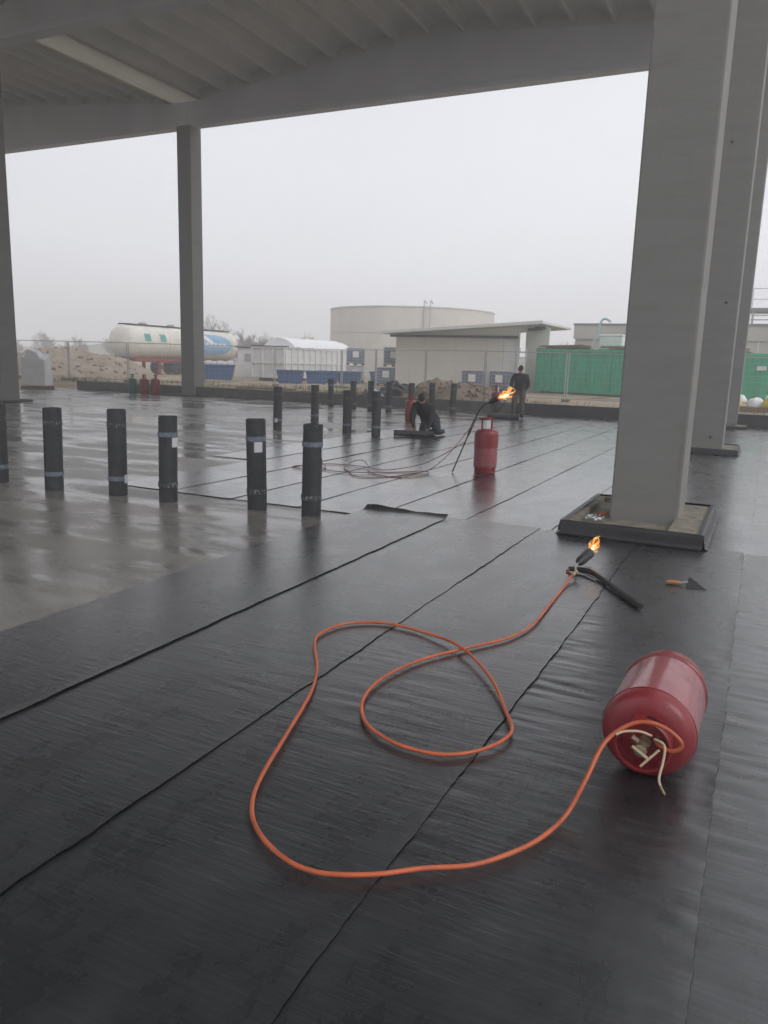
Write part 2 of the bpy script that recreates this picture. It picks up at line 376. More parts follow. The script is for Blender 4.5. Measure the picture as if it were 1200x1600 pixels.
# membrane strips: each a welded sheet lapping over its right-hand neighbour
def strip(x0, x1, y0, y1, seed, nx_, ny_, amp, mat, parent, zbase=.004, lap=.08, curl=0, edge=.010, bw=.005, bead_m='bead', sk=.0065):
    def h(x, y, u):
        e = min(1, abs(u-.0)*8) ; near = math.exp(-((u-.93)/.12)**2) + .8*math.exp(-((u-.07)/.1)**2)
        msk = max(0, noise.noise((x*1.1+seed, y*.45, seed))) * 1.5 + .07 + 1.5*near*max(0, .1+noise.noise((seed*3, y*.5, 2)))
        wv = noise.noise((x*3.1+seed*7, y*21 + .8*noise.noise((x*2, y*2, 5)), seed))
        wv += .5*noise.noise((x*7+seed, y*52, 9+seed))
        return amp*wv*msk + .004*noise.noise((x*.9, y*.6, seed))
    def fn(u, v):
        wob = .012*noise.noise((seed*5.1, v*(y1-y0)*.55, .3)) + edge*noise.noise((seed*2.2, v*(y1-y0)*4, .9)) + .55*edge*noise.noise((seed*4.2, v*(y1-y0)*17, 1.9))
        wob2 = .012*noise.noise((seed*5.1+50, v*(y1-y0)*.55, .3))
        y = y0 + (y1-y0)*v; xl, xr = x0-lap+wob2, x1+wob
        x = xl + (xr-xl)*u
        yy = y + (.015*noise.noise((x*5, seed, 4)) if v in (0, 1) else 0)
        z = zbase + .0065*u + .003 + h(x, y, u)*min(1, (1-u)*30+.15)
        if u > .955: z += .004*((u-.955)/.045)**2*max(0, noise.noise((seed*9, y*1.1, 7))-.05)
        if curl and y > y1-.16:
            k = (y-(y1-.16))/.16; z += curl*k*k*(.8+.2*math.sin(u*5+1)+.4*noise.noise((x*4, 1, 2)))
        return (x, yy, max(z, zbase*.5+.001))
    m2 = MB().grid(nx_, ny_, fn)
    # side skirts give the sheet its cut edge
    n1 = nx_+1
    def skirt(idx):
        b = len(m2.v); top = [m2.v[i] for i in idx]; n_ = len(top)
        m2.v += top + [(p[0], p[1], max(.0005, p[2]-(sk if p[2] < .03 else .005))) for p in top]
        for k in range(n_-1): m2.f.append((b+k, b+k+1, b+n_+k+1, b+n_+k)); m2.m.append(1)
    skirt([j*n1 for j in range(ny_+1)]); skirt([j*n1+nx_ for j in range(ny_+1)])
    skirt([ny_*n1+i for i in range(n1)]); skirt(list(range(n1)))
    nb = ny_
    def bead(u, v):
        p = fn(1, v); wd = bw+bw*1.2*max(0, .3+noise.noise((seed, v*(y1-y0)*3, 6))+.6*noise.noise((seed, v*(y1-y0)*17, 8)))
        return (p[0]+.0003+wd*u, p[1], p[2]-.0055-u*.0012)
    m2.grid(1, nb, bead, 1)
    return part('membrane_strip', m2, [mat, M[bead_m]], parent, 'all')
A_EDGES = [-2.95, -1.97, -.95, 0.0, .95, 1.9, 2.85]
for i in range(len(A_EDGES)-1):
    fine_ = i < 4
    strip(A_EDGES[i], A_EDGES[i+1], -3.0, 7.82+.03*random.random(), 2.0+i*1.7, 34 if fine_ else 10, 430 if fine_ else 120,
          [.0014,.0036,.0062,.006,.0045,.001][i], M['membrane'], floor, .010, bw=(.003, .0018, .0014, .0014, .0014, .0014)[i], bead_m='bead_dusty' if i == 2 else 'bead')
loose = strip(-3.94, -2.99, -3.0, 7.8, 31.0, 34, 400, .0008, M['membrane'], None, .014, .05, curl=.05)
loose.name = 'membrane_sheet'
tag(loose, 'loose black bitumen sheet at the edge of the laid area, far end curling up', 'roofing sheet')
B_EDGES = [-8.4, -7.5, -6.6, -5.65, -4.7, -3.75, -2.8, -1.85, -.9, .05, 1.0, 1.95, 2.9]
for i in range(len(B_EDGES)-1):
    strip(B_EDGES[i], B_EDGES[i+1], (10.6, 7.42)[i > 0]+.04*random.random(), 26.93 if i > 1 else (26.93 if i == 1 else 22.4), 80+i*2.3, 14, 330, .0011, M['membrane_far'], floor, .003, bw=.001, sk=.0035)

# ------------------------------------------------------------------ the open precast hall
hall = thing('concrete_hall', 'open precast concrete hall with tall columns, tapered beams and ribbed roof', 'building', (0, 0, 0))
FRAMES = [26.9, 17.75, 8.55, -.7]       # front faces of the column rows
def column_mesh(wd, dp, h):
    return MB().box(-wd/2, wd/2, 0, dp, -.3, h).mesh('column', M['concrete'], False, .022)
col_me = column_mesh(.71, .70, 11.05)
beam_mb = None
def beam_mesh(half):
    prof = [(-half, 11.05), (half, 11.05), (half, 12.0), (0, 13.02), (-half, 12.0)]
    m_ = MB().prism(prof, 'y', -.16, .16)
    m_.box(-half, half, -.24, .24, 11.02, 11.2)      # bottom flange
    return m_.mesh('beam', M['beam'], False, .02)
HALF = 10.84; XR, XL = -1.025, -22.75; XLL = -44.4
beam_me = beam_mesh(HALF)
for fi, y in enumerate(FRAMES):
    for x in (XR, XL - (.55 if fi == 1 else 0), XLL):
        o = link('column', col_me, hall, (x, y, 0))
    if fi == 1:
        for (hx, hz2) in ((-.15, 9.3), (.13, 9.3), (-.1, 6.2), (.12, 3.1), (.1, .33)):
            part('tie_hole', MB().lathe([(.03, -.002), (.026, .004), (.02, .012)], 12, 'y', (XR+hx, y-.006, hz2)), M['dark_metal'], hall, True)
    for cx in ((XR+XL)/2, (XL+XLL)/2):
        link('beam', beam_me, hall, (cx, y+.35, 0))
# roof: ribbed panels spanning from frame to frame along Y
def roof_panel_mesh(sl, ln, wd):   # ends rest on the beams
    m_ = MB(); ca = wd
    # shallow trough between two ribs, extruded along Y
    prof = [(-.055, -.02), (.055, -.02), (.085, .26), (.22, .33), (wd/2, .36), (wd-.22, .33), (wd-.085, .26), (wd-.055, -.02), (wd-.002, -.02), (wd-.002, .44), (-.055, .44)]
    prof = [(u, v+sl*u) for u, v in prof]
    m_.prism(prof, 'y', 0, ln)
    m_.hexa([(.03,ln-.26,-.04+sl*.03),(wd-.03,ln-.26,-.04+sl*wd),(wd-.03,ln-.1,-.04+sl*wd),(.03,ln-.1,-.04+sl*.03),(.03,ln-.26,.4+sl*.03),(wd-.03,ln-.26,.4+sl*wd),(wd-.03,ln-.1,.4+sl*wd),(.03,ln-.1,.4+sl*.03)])
    return m_.mesh('roof_panel', M['concrete_roof'])
NPAN = 15; PW = (HALF-.62)/7.5
ys_ = [27.6] + FRAMES[1:]
spans = [(FRAMES[i+1]+.38, FRAMES[i]+.36) for i in range(3)]
spans[0] = (FRAMES[1]+.38, FRAMES[0]+.5)
slope = 1.02/HALF
meshes = {}
for (ya, yb) in spans:
    for si, cx in enumerate(((XR+XL)/2, (XL+XLL)/2)):
        for side in (-1, 1):
            npn = 8
            for k in range(npn):
                wd = (HALF-.66)/npn
                key = (side, round(yb-ya, 2))
                if key not in meshes: meshes[key] = roof_panel_mesh(-side*slope, yb-ya, wd)
                xk = cx + (k*wd if side > 0 else -(k+1)*wd)
                zk = 13.02 - abs(xk-cx)*slope + .02
                link('roof_panel', meshes[key], hall, (xk, ya, zk))
    for gx in (XL, XR+.1, XLL):
        if gx == XL: part('skylight_strip', MB().box(gx-.98, gx+.8, ya, yb-.05, 12.0, 12.012), M['skylight'], hall); continue
        g_ = MB().box(gx-.72, gx+.72, ya-.35, yb+.35, 12.03, 12.12)
        g_.box(gx-.72, gx-.62, ya-.35, yb+.35, 12.12, 12.5); g_.box(gx+.62, gx+.72, ya-.35, yb+.35, 12.12, 12.5)
        part('gutter_slab', g_, M['gutter_concrete'], hall)

# column plinths
def plinth(loc, detailed=False):
    t = thing('column_plinth', '', 'plinth', loc, 0, 'membrane clad plinths round the columns')
    # local origin at plinth centre on the floor; outside 1.36 x 1.95
    X0, X1, Y0, Y1, H = -.68, .68, -.95, 1.0, .145
    cc = MB(); cc.box(X0+.012, X0+.11, Y0+.012, Y1-.012, 0, H-.012); cc.box(X0+.11, X1-.34, Y0+.012, Y0+.085, 0, H-.012)
    cc.box(X0+.11, X1-.34, Y1-.11, Y1-.012, 0, H-.012); cc.box(X1-.34, X1-.012, Y0+.012, Y1-.012, 0, H-.016)
    part('concrete_rim', cc, M['concrete_rough'], t, bevel=.006)
    part('pocket_floor', MB().grid(12, 12, lambda u, v: (X0+.11+(X1-.34-X0-.11)*u, Y0+.085+(Y1-.11-Y0-.085)*v, .055+.02*noise.noise((u*7, v*7, loc[1])))), M['concrete_rough'], t, 'all')
    def clad(p0, p1, out):
        p0, p1, out = Vector(p0), Vector(p1), Vector(out)
        m2 = MB()
        def fn(u, v):
            b = p0.lerp(p1, u); wob = .005*noise.noise((u*6+loc[1], v*2, out.x*3+out.y))
            if v < .2: q = b + out*(.03*(1-v/.2)+.018) + Vector((0, 0, .012+.012*(v/.2)))
            elif v < .8: q = b + out*(.02-.016*(v-.2)/.6+wob) + Vector((0, 0, .024+(H-.02)*(v-.2)/.6))
            else: q = b - out*(.05*(v-.8)/.2) + Vector((0, 0, H+.006+wob*.5))
            return q
        m2.grid(18, 10, fn); return part('membrane_cladding', m2, M['bitumen_cut'], t, 'all')
    clad((X0, Y0, 0), (X1, Y0, 0), (0, -1, 0)); clad((X1, Y0, 0), (X1, Y1, 0), (1, 0, 0))
    clad((X1, Y1, 0), (X0, Y1, 0), (0, 1, 0)); clad((X0, Y1, 0), (X0, Y0, 0), (-1, 0, 0))
    return t
p1 = plinth((-1.045, 8.66, .012)); p1['label'] = 'black clad plinth of the nearest column with scraps in its pocket'
p2 = plinth((-1.045, 17.95, .012)); p2['label'] = 'black clad plinth round the second column of the right row'
p3 = plinth((-1.045, 26.25, .012)); p3['label'] = 'black clad plinth of the third right column beside the kerb'
p4 = plinth((XL-.5, 18.1, .004)); p4['label'] = 'low plinth of the leftmost column on wet concrete'
p5 = plinth((XL, 26.5, .004)); p5['label'] = 'low plinth of the far left column against the kerb'
for p_ in (p4, p5): p_.scale = (.92, .6, .45)
p2.scale = (1, .75, .8); p3.scale = (1, .6, .6)
# scraps lying in the pocket of the nearest plinth
rng = random.Random(3); sc1 = MB()
for k in range(34):
    a = rng.uniform(0, 6.28); x, y = rng.gauss(0, .05), rng.gauss(0, .09); s_ = rng.uniform(.012, .035); z = .005+.02*rng.random()
    sc1.add([(x+s_*math.cos(a+q)*rng.uniform(.6, 1), y+s_*math.sin(a+q)*rng.uniform(.6, 1.2), z+rng.uniform(0, .02)) for q in (0, 1.2, 2.5, 3.6, 5)], [(0, 1, 2, 3, 4)])
o = part('polystyrene_scraps', sc1, M['plastic_white'], None, loc=(-1.5, 8.32, .085)); o['kind'] = 'stuff'
o['label'] = 'white broken polystyrene scraps in the nearest column pocket'; o['category'] = 'scraps'
rb = MB()
for k in range(26):
    x, y, s_ = rng.uniform(-.1, .1), rng.uniform(-.33, .33), rng.uniform(.01, .035)
    a = rng.uniform(0, 3); c_, d_ = math.cos(a)*s_, math.sin(a)*s_
    rb.hexa([(x-c_, y-d_, 0), (x+d_, y-c_, 0), (x+c_, y+d_, 0), (x-d_, y+c_, 0), (x-c_*.6, y-d_*.6, s_), (x+d_*.6, y-c_*.6, s_*.8), (x+c_*.6, y+d_*.6, s_*1.1), (x-d_*.6, y+c_*.6, s_)])
o = part('gravel', rb, M['stone'], None, loc=(-.54, 8.5, .075)); o['kind'] = 'stuff'; o['label'] = 'loose grey rubble beside the foot of the nearest column'; o['category'] = 'rubble'
br = MB().hexa([(-.05,-.03,0),(.05,-.02,0),(.05,.03,0),(-.05,.03,0),(-.045,-.028,.03),(.046,-.02,.035),(.045,.026,.03),(-.045,.026,.03)])
o = part('brick_fragment', br, pm('brick', (.3,.09,.05), .9, .3, 30, .3, 60), None, bevel=.004, loc=(-1.47, 8.62, .09), rot=(0, 0, .4)); tag(o, 'small red brick fragment in the nearest column pocket', 'brick')

# ------------------------------------------------------------------ bitumen rolls
def spiral_mesh(name, r0, r1, turns, h, thick, n=26):
    m_ = MB(); k = int(turns*n); P = []
    for i in range(k+1):
        q = 2*math.pi*i/n; f = i/k; r = r0+(r1-r0)*f
        for rr in (r, r-thick):
            for z in (0, h):
                P.append((rr*math.cos(q), rr*math.sin(q), z + .006*math.sin(i*.37)*(1 if z else 0)))
    fs = []
    for i in range(k):
        a, b = i*4, (i+1)*4
        fs += [(a, b, b+1, a+1), (a+2, a+3, b+3, b+2), (a+1, b+1, b+3, a+3), (a, a+2, b+2, b)]
    fs += [(0, 1, 3, 2), (k*4, k*4+2, k*4+3, k*4+1)]
    return m_.add(P, fs).mesh(name, M['roll'], True)
RR, RH = .113, 1.02
roll_me = spiral_mesh('body', .03, RR, 9, RH, .0055)
core_me = MB().lathe([(.026, .004), (.026, RH-.012)], 16).mesh('core', M['roll'], True)
def band_me(z0, z1, m_): return MB().lathe([(RR+.0012, z0), (RR+.0016, (z0+z1)/2), (RR+.0012, z1)], 40, cap=False).mesh('tape', m_, 'all')
tapes = {0: (band_me(.78, .835, M['tape']), band_me(.18, .235, M['tape_dark'])), 1: (band_me(.18, .235, M['tape']), band_me(.82, .865, M['tape_dark']))}
def label_me(z0, z1, wdeg):
    m_ = MB().grid(5, 1, lambda u, v: ((RR+.003)*math.cos(R(wdeg)*(u-.5)), (RR+.003)*math.sin(R(wdeg)*(u-.5)), z0+(z1-z0)*v)); return m_.mesh('paper_label', M['label_print'], 'all')
labels = {0: label_me(.66, .775, 48), 1: label_me(.15, .25, 40)}
def roll(x, y, kind, lab_deg, label, group, lean=0, seed=0, lowlabel=True):
    rnd = random.Random(seed*13+5)
    t = thing('bitumen_roll', label, 'roll', (x, y, .001), 0, group)
    t.rotation_euler = (R(rnd.uniform(-1.1, 1.1)), R(rnd.uniform(-1.1, 1.1)+lean), 0)
    t.scale = (1, 1, rnd.uniform(.975, 1.02))
    link('body', roll_me, t, rot=(0, 0, rnd.uniform(0, 6.28))); link('core', core_me, t)
    for me in tapes[kind]: link('tape', me, t, rot=(0, 0, rnd.uniform(0, 6)))
    if lab_deg is not None:
        vd = math.atan2(-y, -x)      # angle of the side of the roll that looks back to the middle of the hall
        link('paper_label', labels[kind], t, rot=(0, 0, vd+R(lab_deg)))
G1, G2, G3 = 'bitumen rolls standing in the near row', 'bitumen rolls standing in the middle row', 'bitumen rolls standing along the far kerb'
roll(-8.86, 6.74, 1, None, 'bitumen roll cut off by the left edge of the photo', G1, 0, 1)
roll(-7.83, 6.72, 1, None, 'black bitumen roll with low grey tape, second from left in near row', G1, 1.2, 2)
roll(-6.95, 6.90, 1, 62, 'black bitumen roll with paper tag on its low grey tape, near row', G1, .6, 3)
roll(-6.18, 6.92, 0, 48, 'black bitumen roll with label right of high tape, third from right in near row', G1, 0, 4)
roll(-5.06, 7.13, 0, 14, 'black bitumen roll with white label facing forward under its high tape', G1, 0, 5)
roll(-4.36, 7.16, 0, 82, 'rightmost bitumen roll of the near row, by the loose sheet', G1, 0, 6)
roll(-10.81, 16.1, 1, -20, 'bitumen roll with paper tag near its foot, leftmost of the middle row', G2, 0, 7)
roll(-11.0, 18.2, 1, None, 'bitumen roll second from left in the middle row, set farther back', G2, 0, 8)
roll(-8.85, 16.14, 1, None, 'bitumen roll third from left in the middle row', G2, 0, 9)
roll(-8.04, 16.06, 1, None, 'bitumen roll of the middle row nearest the kneeling worker', G2, 0, 10)
far = [(-14.59, 25.3), (-13.2, 24.5), (-12.3, 24.1), (-11.55, 24.0), (-10.94, 24.5), (-10.41, 25.1), (-9.62, 25.1)]
fl = ['leftmost bitumen roll of the far row along the kerb', 'second bitumen roll from the left in the far row', 'third bitumen roll from the left in the far row',
      'middle bitumen roll of the seven in the far row', 'far bitumen roll just left of the kneeling worker', 'far bitumen roll in front of the dirt heap, behind the kneeling worker', 'rightmost bitumen roll of the far row, in front of the dirt heap']
for i, (x, y) in enumerate(far): roll(x, y, 1 if i not in (0,) else 0, None if i != 5 else 0, fl[i], G3, 0, 20+i)

# lying rolls that are being unrolled
def lying_roll(name, label, loc, rz, ln, r, flap):
    t = thing(name, label, 'roll', loc, rz)
    me = spiral_mesh('body', .03, r, max(3, (r-.03)/.009), ln, .0055)
    link('body', me, t, (-ln/2, 0, r), (0, R(90), 0))
    fm = MB().grid(16, 10, lambda u, v: (-ln/2+ln*u, -.02-flap*v, .012+.004*noise.noise((u*5, v*3, 1)) + (r*1.7*(1-v)**6 if v < .3 else 0)*.0))
    part('loose_flap', fm, M['membrane'], t, 'all'); return t
lying_roll('unrolling_bitumen_roll', 'black bitumen roll lying flat at the feet of the standing worker', (-7.45, 24.0, .004), R(0), 1.03, .095, .5)

# ------------------------------------------------------------------ gas cylinders
def gas_cylinder(name, label, loc, rz=0, body='red', low='red_pale', h=.86, r=.185, group='gas cylinders', cr_=.5, hbf=.8, tag_=False, split=.6):
    t = thing(name, label, 'gas cylinder', loc, rz, group)
    hb = h*hbf
    prof = [(r*.55, .03), (r*.8, .035), (r*.96, .075), (r, .12), (r, hb*split)]
    b = part('body', MB().lathe(prof, 40), M[low], t, True)
    prof2 = [(r+.0025, hb*(split-.02)), (r+.003, hb*split), (r+.003, hb*.885), (r*.99, hb*.915), (r*.95, hb*.945), (r*.86, hb*.972), (r*.68, hb*.992), (r*.42, hb*1.0)]
    part('shoulder', MB().lathe(prof2, 40), M[body], t, True)
    part('weld_seam', MB().tube([((r+.001)*math.cos(q*.1571), (r+.001)*math.sin(q*.1571), .125+.0008*math.sin(q*2.3)) for q in range(41)], .0035, 5), M[low], t, True)
    part('weld_seam', MB().tube([((r+.003)*math.cos(q*.1571), (r+.003)*math.sin(q*.1571), hb*.868+.0008*math.sin(q*2.3)) for q in range(41)], .0035, 5), M[body], t, True)
    ring = MB().lathe([(r*.86, 0), (r*.9, 0), (r*.9, .05), (r*.98, .085), (r*.95, .09), (r*.86, .06)], 40, cap=False)
    part('foot_ring', ring, M[body], t, True)
    # carrying collar: open band with a hand slot
    cr, z0, z1 = r*cr_, hb*.965, h; cm = MB()
    for j in range(30):
        a0, a1 = 2*math.pi*j/36+.52, 2*math.pi*(j+1)/36+.52
        slot = j in (3, 4, 5, 6, 13, 14, 15, 16, 23, 24, 25, 26)
        for (za, zb) in (((z0, z0+.025), (z1-.035, z1)) if slot else ((z0, z1),)):
            P = []
            for z in (za, zb):
                for (aa, rr) in ((a0, cr), (a1, cr), (a1, cr-.006), (a0, cr-.006)): P.append((rr*math.cos(aa), rr*math.sin(aa), z))
            cm.hexa(P)
    part('collar', cm, M[body], t, False)
    part('collar_rim', MB().tube([((cr-.003)*math.cos(2*math.pi*j/36+.52), (cr-.003)*math.sin(2*math.pi*j/36+.52), h) for j in range(31)], .007, 6), M[body], t, True)
    v = part('valve', MB().lathe([(.02, hb*1.0), (.02, hb*1.04), (.014, hb*1.05), (.014, hb*1.13), (.02, hb*1.135), (.02, hb*1.15), (.008, hb*1.16)], 14).tube([(0, 0, hb*1.09), (.05, 0, hb*1.09)], .011, 8), M['brass'], t, True)
    part('handwheel', MB().lathe([(.004, hb*1.16), (.026, hb*1.165), (.026, hb*1.18), (.004, hb*1.19)], 12), M['brass'], v, True)
    if hbf > .85:
        part('t_handle', MB().tube([(-.036, 0, hb*1.2), (.036, 0, hb*1.2)], .008, 8).tube([(0, 0, hb*1.14), (0, 0, hb*1.2)], .009, 8).box(-.02, .02, -.026, .026, hb*1.05, hb*1.12), M['brass'], v, True)
    if tag_:
        part('paper_tag', MB().grid(6, 1, lambda u, q: ((cr+.004)*math.cos(-1.5+.7*(u-.5)*2), (cr+.004)*math.sin(-1.5+.7*(u-.5)*2), z0+.03+(z1-z0-.06)*q)), M['plastic_white'], t, 'all')
    return t
gas_cylinder('gas_cylinder', 'red gas cylinder standing with a lit torch leaning on it', (-3.86, 11.62, .016), R(10), tag_=True)
gas_cylinder('gas_cylinder', 'red gas cylinder half hidden behind the kneeling worker', (-9.02, 20.2, .016), R(80), low='red', h=.80, r=.16)
gas_cylinder('gas_cylinder', 'dark red gas cylinder with white band behind the torch flame', (-8.35, 25.95, .016), R(80), low='dark_metal', h=1.0, r=.17, tag_=True)
gas_cylinder('gas_cylinder', 'small dark green gas cylinder by the far left kerb', (-25.0, 25.9, 0), 0, 'green_cyl', 'green_cyl', .86, .17, 'gas cylinders by the far left kerb')
gas_cylinder('gas_cylinder', 'red gas cylinder in the middle of three by the far left kerb', (-24.5, 26.1, 0), .8, 'red', 'red', .86, .19, 'gas cylinders by the far left kerb')
gas_cylinder('gas_cylinder', 'red gas cylinder on the right of three by the far left kerb', (-24.05, 26.3, 0), 1.6, 'red', 'red', .86, .19, 'gas cylinders by the far left kerb')
# the near cylinder lies on its side, valve end towards the hose
LC = gas_cylinder('gas_cylinder', 'red gas cylinder lying on the membrane with orange hose and twine at its valve', (-.262, 3.75, .2), 0, low='red_pale', h=.72, r=.186, cr_=.58, hbf=.9, split=.87)
axis = Vector((-.03, -.99, 0)).normalized()          # direction in which the valve end points
LC.rotation_euler = axis.to_track_quat('Z', 'X').to_euler()
LC.rotation_euler.rotate_axis('Z', R(60))

# ------------------------------------------------------------------ hoses and torches
H1 = [(-1.215,6.02),(-1.21,5.62),(-1.19,5.1),(-1.19,4.71),(-1.25,4.41),(-1.39,4.16),(-1.57,3.81),(-1.65,3.48),(-1.63,3.2),(-1.51,2.99),(-1.36,2.88),(-1.22,2.85),(-1.05,2.88),(-.92,3.01),(-.87,3.21),(-.96,3.42),(-1.16,3.74),(-1.46,4.08),(-1.76,4.24),(-2.04,4.26),(-2.24,4.13),(-2.29,3.89),(-2.22,3.71),(-2.04,3.43),(-1.9,3.13),(-1.77,2.73),(-1.65,2.36),(-1.56,2.16),(-1.45,2.04),(-1.29,1.96),(-1.14,1.95),(-.98,2.01),(-.84,2.12),(-.703,2.228),(-.574,2.397)]
pts = [(x, y, .033 if i not in (16, 17) else .05) for i, (x, y) in enumerate(H1)]
_rj = random.Random(77); pts = [(x+_rj.uniform(-.007, .007), y+_rj.uniform(-.007, .007), z) for x, y, z in pts]
pts[0] = (-1.213, 5.985, .062); pts[1] = (-1.215, 5.65, .03)
pts += [(-0.521, 2.541, 0.034), (-0.484, 2.660, 0.056), (-0.446, 2.750, 0.151), (-0.410, 2.900, 0.244), (-0.331, 2.980, 0.305), (-0.250, 3.000, 0.321), (-0.177, 3.000, 0.299), (-0.135, 3.000, 0.256), (-0.169, 3.000, 0.223), (-0.226, 3.040, 0.219), (-0.245, 3.14, 0.2)]
hz_ = part('gas_hose', MB().tube(smoothpts(pts, 7), .0087, 10), M['hose'], None, 'all')
tag(hz_, 'orange gas hose looping over the membrane from the lying cylinder to the near torch', 'hose')
# knotted twine at the valve
tw = MB()
for p in ([(-0.249, 2.990, 0.272), (-0.291, 2.970, 0.289), (-0.348, 2.950, 0.284), (-0.376, 2.930, 0.272)],
          [(-0.238, 2.990, 0.261), (-0.196, 2.955, 0.261), (-0.192, 2.920, 0.212), (-0.198, 2.885, 0.161), (-0.188, 2.850, 0.147), (-0.182, 3.028, 0.020)],
          [(-0.215, 2.990, 0.221), (-0.246, 2.970, 0.187), (-0.276, 2.950, 0.153)]):
    tw.tube(smoothpts(p, 5), .0052, 6)
tag(part('twine', tw, M['twine'], None, 'all'), 'frayed beige twine knotted at the valve of the lying cylinder', 'twine')

def flame(parent, a, b, width, seed, core=True, n=9):
    """tongues of fire licking from a towards b"""
    a, b = Vector(a), Vector(b); d = b-a; ln = d.length; t = d.normalized(); u = t.orthogonal().normalized(); v = t.cross(u); rn = random.Random(seed)
    m_ = MB()
    for k in range(n):
        f0 = rn.uniform(0, .5); f1 = min(1.15, f0+rn.uniform(.25, .6)); off = Vector((rn.gauss(0, 1), rn.gauss(0, 1)))*width*.24; ph = rn.uniform(0, 6)
        P = []; rr = []; th = rn.uniform(.5, 1.1)
        for i in range(10):
            q = i/9; f = f0+(f1-f0)*q; env = .3+1.0*math.sin(min(1, f)*math.pi*.75)
            sway = width*.3*math.sin(ph+4.5*q)*q
            P.append(a + t*ln*f + u*(off.x*env+sway) + v*(off.y*env+sway*.6) + Vector((0, 0, .5*width*f*f)))
            rr.append(max(.001, width*.15*th*env*math.sin(math.pi*(.05+.95*q)**.7)))
        m_.tube(P, rr, 8)
    part('flame', m_, M['flame'], parent, 'all')
    if core:
        m2 = MB(); P = [a+t*ln*f for f in (.12, .25, .4, .55, .68)]
        m2.tube([p + u*width*.1*math.sin(i*2) for i, p in enumerate(P)], [width*.05, width*.2, width*.26, width*.2, width*.03], 8)
        part('flame_core', m2, M['flame_core'], parent, 'all')

T1 = thing('roofing_torch', 'lit roofing torch with bent black handle lying before the nearest plinth', 'torch', (-1.2, 6.35, .02))
lz = Vector((-1.2, 6.35, .02))
def loc_(*p): return [Vector(q)-lz for q in p]
part('handle', MB().tube(smoothpts(loc_((-1.30,6.24,.045),(-1.2,6.26,.048),(-1.11,6.22,.05),(-1.0,6.08,.046),(-.9,5.93,.042),(-.62,5.50,.04)), 5), .021, 10), M['black_tube'], T1, True)
part('lance', MB().tube(smoothpts(loc_((-1.2,6.04,.07),(-1.225,6.16,.085),(-1.24,6.26,.08),(-1.245,6.36,.076)), 4), .008, 8), M['steel'], T1, True)
part('stand_rod', MB().tube(loc_((-1.28,6.17,.03),(-1.15,6.16,.035),(-1.04,6.05,.03)), .007, 8), M['steel'], T1, True)
b0 = Vector((-1.245, 6.34, .075))-lz; bd = Vector((.035, .27, .035))
part('burner_head', MB().tube([b0, b0+bd*.08, b0+bd*.16, b0+bd*.3, b0+bd*.95, b0+bd, b0+bd*.98, b0+bd*.5], [.012, .018, .036, .042, .045, .047, .038, .036], 18), M['dark_metal'], T1, True)
v1 = part('regulator', MB().tube(loc_((-1.212,5.98,.06),(-1.2,6.07,.075)), .017, 10).tube(loc_((-1.245,6.03,.075),(-1.155,6.03,.075)), .009, 8), M['brass'], T1, True)
part('red_knob', MB().tube(loc_((-1.27,6.03,.075),(-1.245,6.03,.075)), .02, 10), M['red'], v1, True)
flame(T1, b0+bd*1.06, b0+bd*1.06+Vector((.045, .13, .09)), .07, 4, n=20)

# trowel
TR = thing('trowel', 'small pointed trowel with wooden handle lying right of the near torch', 'trowel', (-.42, 6.32, .016))
part('wooden_handle', MB().tube([(-.115,-.02,.018),(-.10,-.018,.02),(-.05,-.005,.022),(-.005,.005,.02)], [.013,.019,.018,.012], 10), M['wood'], TR, True)
part('shank', MB().tube(smoothpts([(-.005,.005,.02),(.03,.012,.035),(.05,.01,.02),(.06,.005,.012)], 3), .006, 6), M['steel'], TR, True)
bl = MB().hexa([(.045,.10,.055),(.185,-.055,.006),(.04,-.07,.004),(.035,-.01,.02),(.045,.10,.059),(.185,-.055,.010),(.04,-.07,.008),(.035,-.01,.024)])
part('blade', bl, M['dark_metal'], TR)

# torch leaning on the standing cylinder
T2 = thing('roofing_torch', 'lit roofing torch leaning against the standing red cylinder', 'torch', (-4.28, 11.28, .014))
B2 = Vector((-4.28, 11.28, .014)); up_ = Vector((.35, .22, 1.08)); tip = up_.normalized()
part('lance', MB().tube(smoothpts([(0,0,.005), tip*.5, tip*.95, tip*1.12+Vector((.03,.01,0)), tip*1.2+Vector((.09,.03,-.02))], 5), .011, 8), M['black_tube'], T2, True)
part('grip', MB().tube([tip*.62, tip*.66, tip*.86, tip*.9], [.012,.02,.02,.013], 10), M['black_tube'], T2, True)
part('foot_bracket', MB().tube([tip*.9+Vector((-.02,0,.0)), tip*.92+Vector((.04,.0,.01)), tip*.93+Vector((.14,.03,-.03))], .008, 6), M['dark_metal'], T2, True)
h0 = tip*1.2+Vector((.085,.03,-.022)); hd = Vector((.13,.04,.075))
part('burner_head', MB().tube([h0, h0+hd*.15, h0+hd*.35, h0+hd, h0+hd*.97, h0+hd*.6], [.011,.025,.038,.042,.034,.03], 14), M['dark_metal'], T2, True)
flame(T2, h0+hd*1.02, h0+hd*1.02+Vector((.24,.07,.10)), .11, 11, n=24)
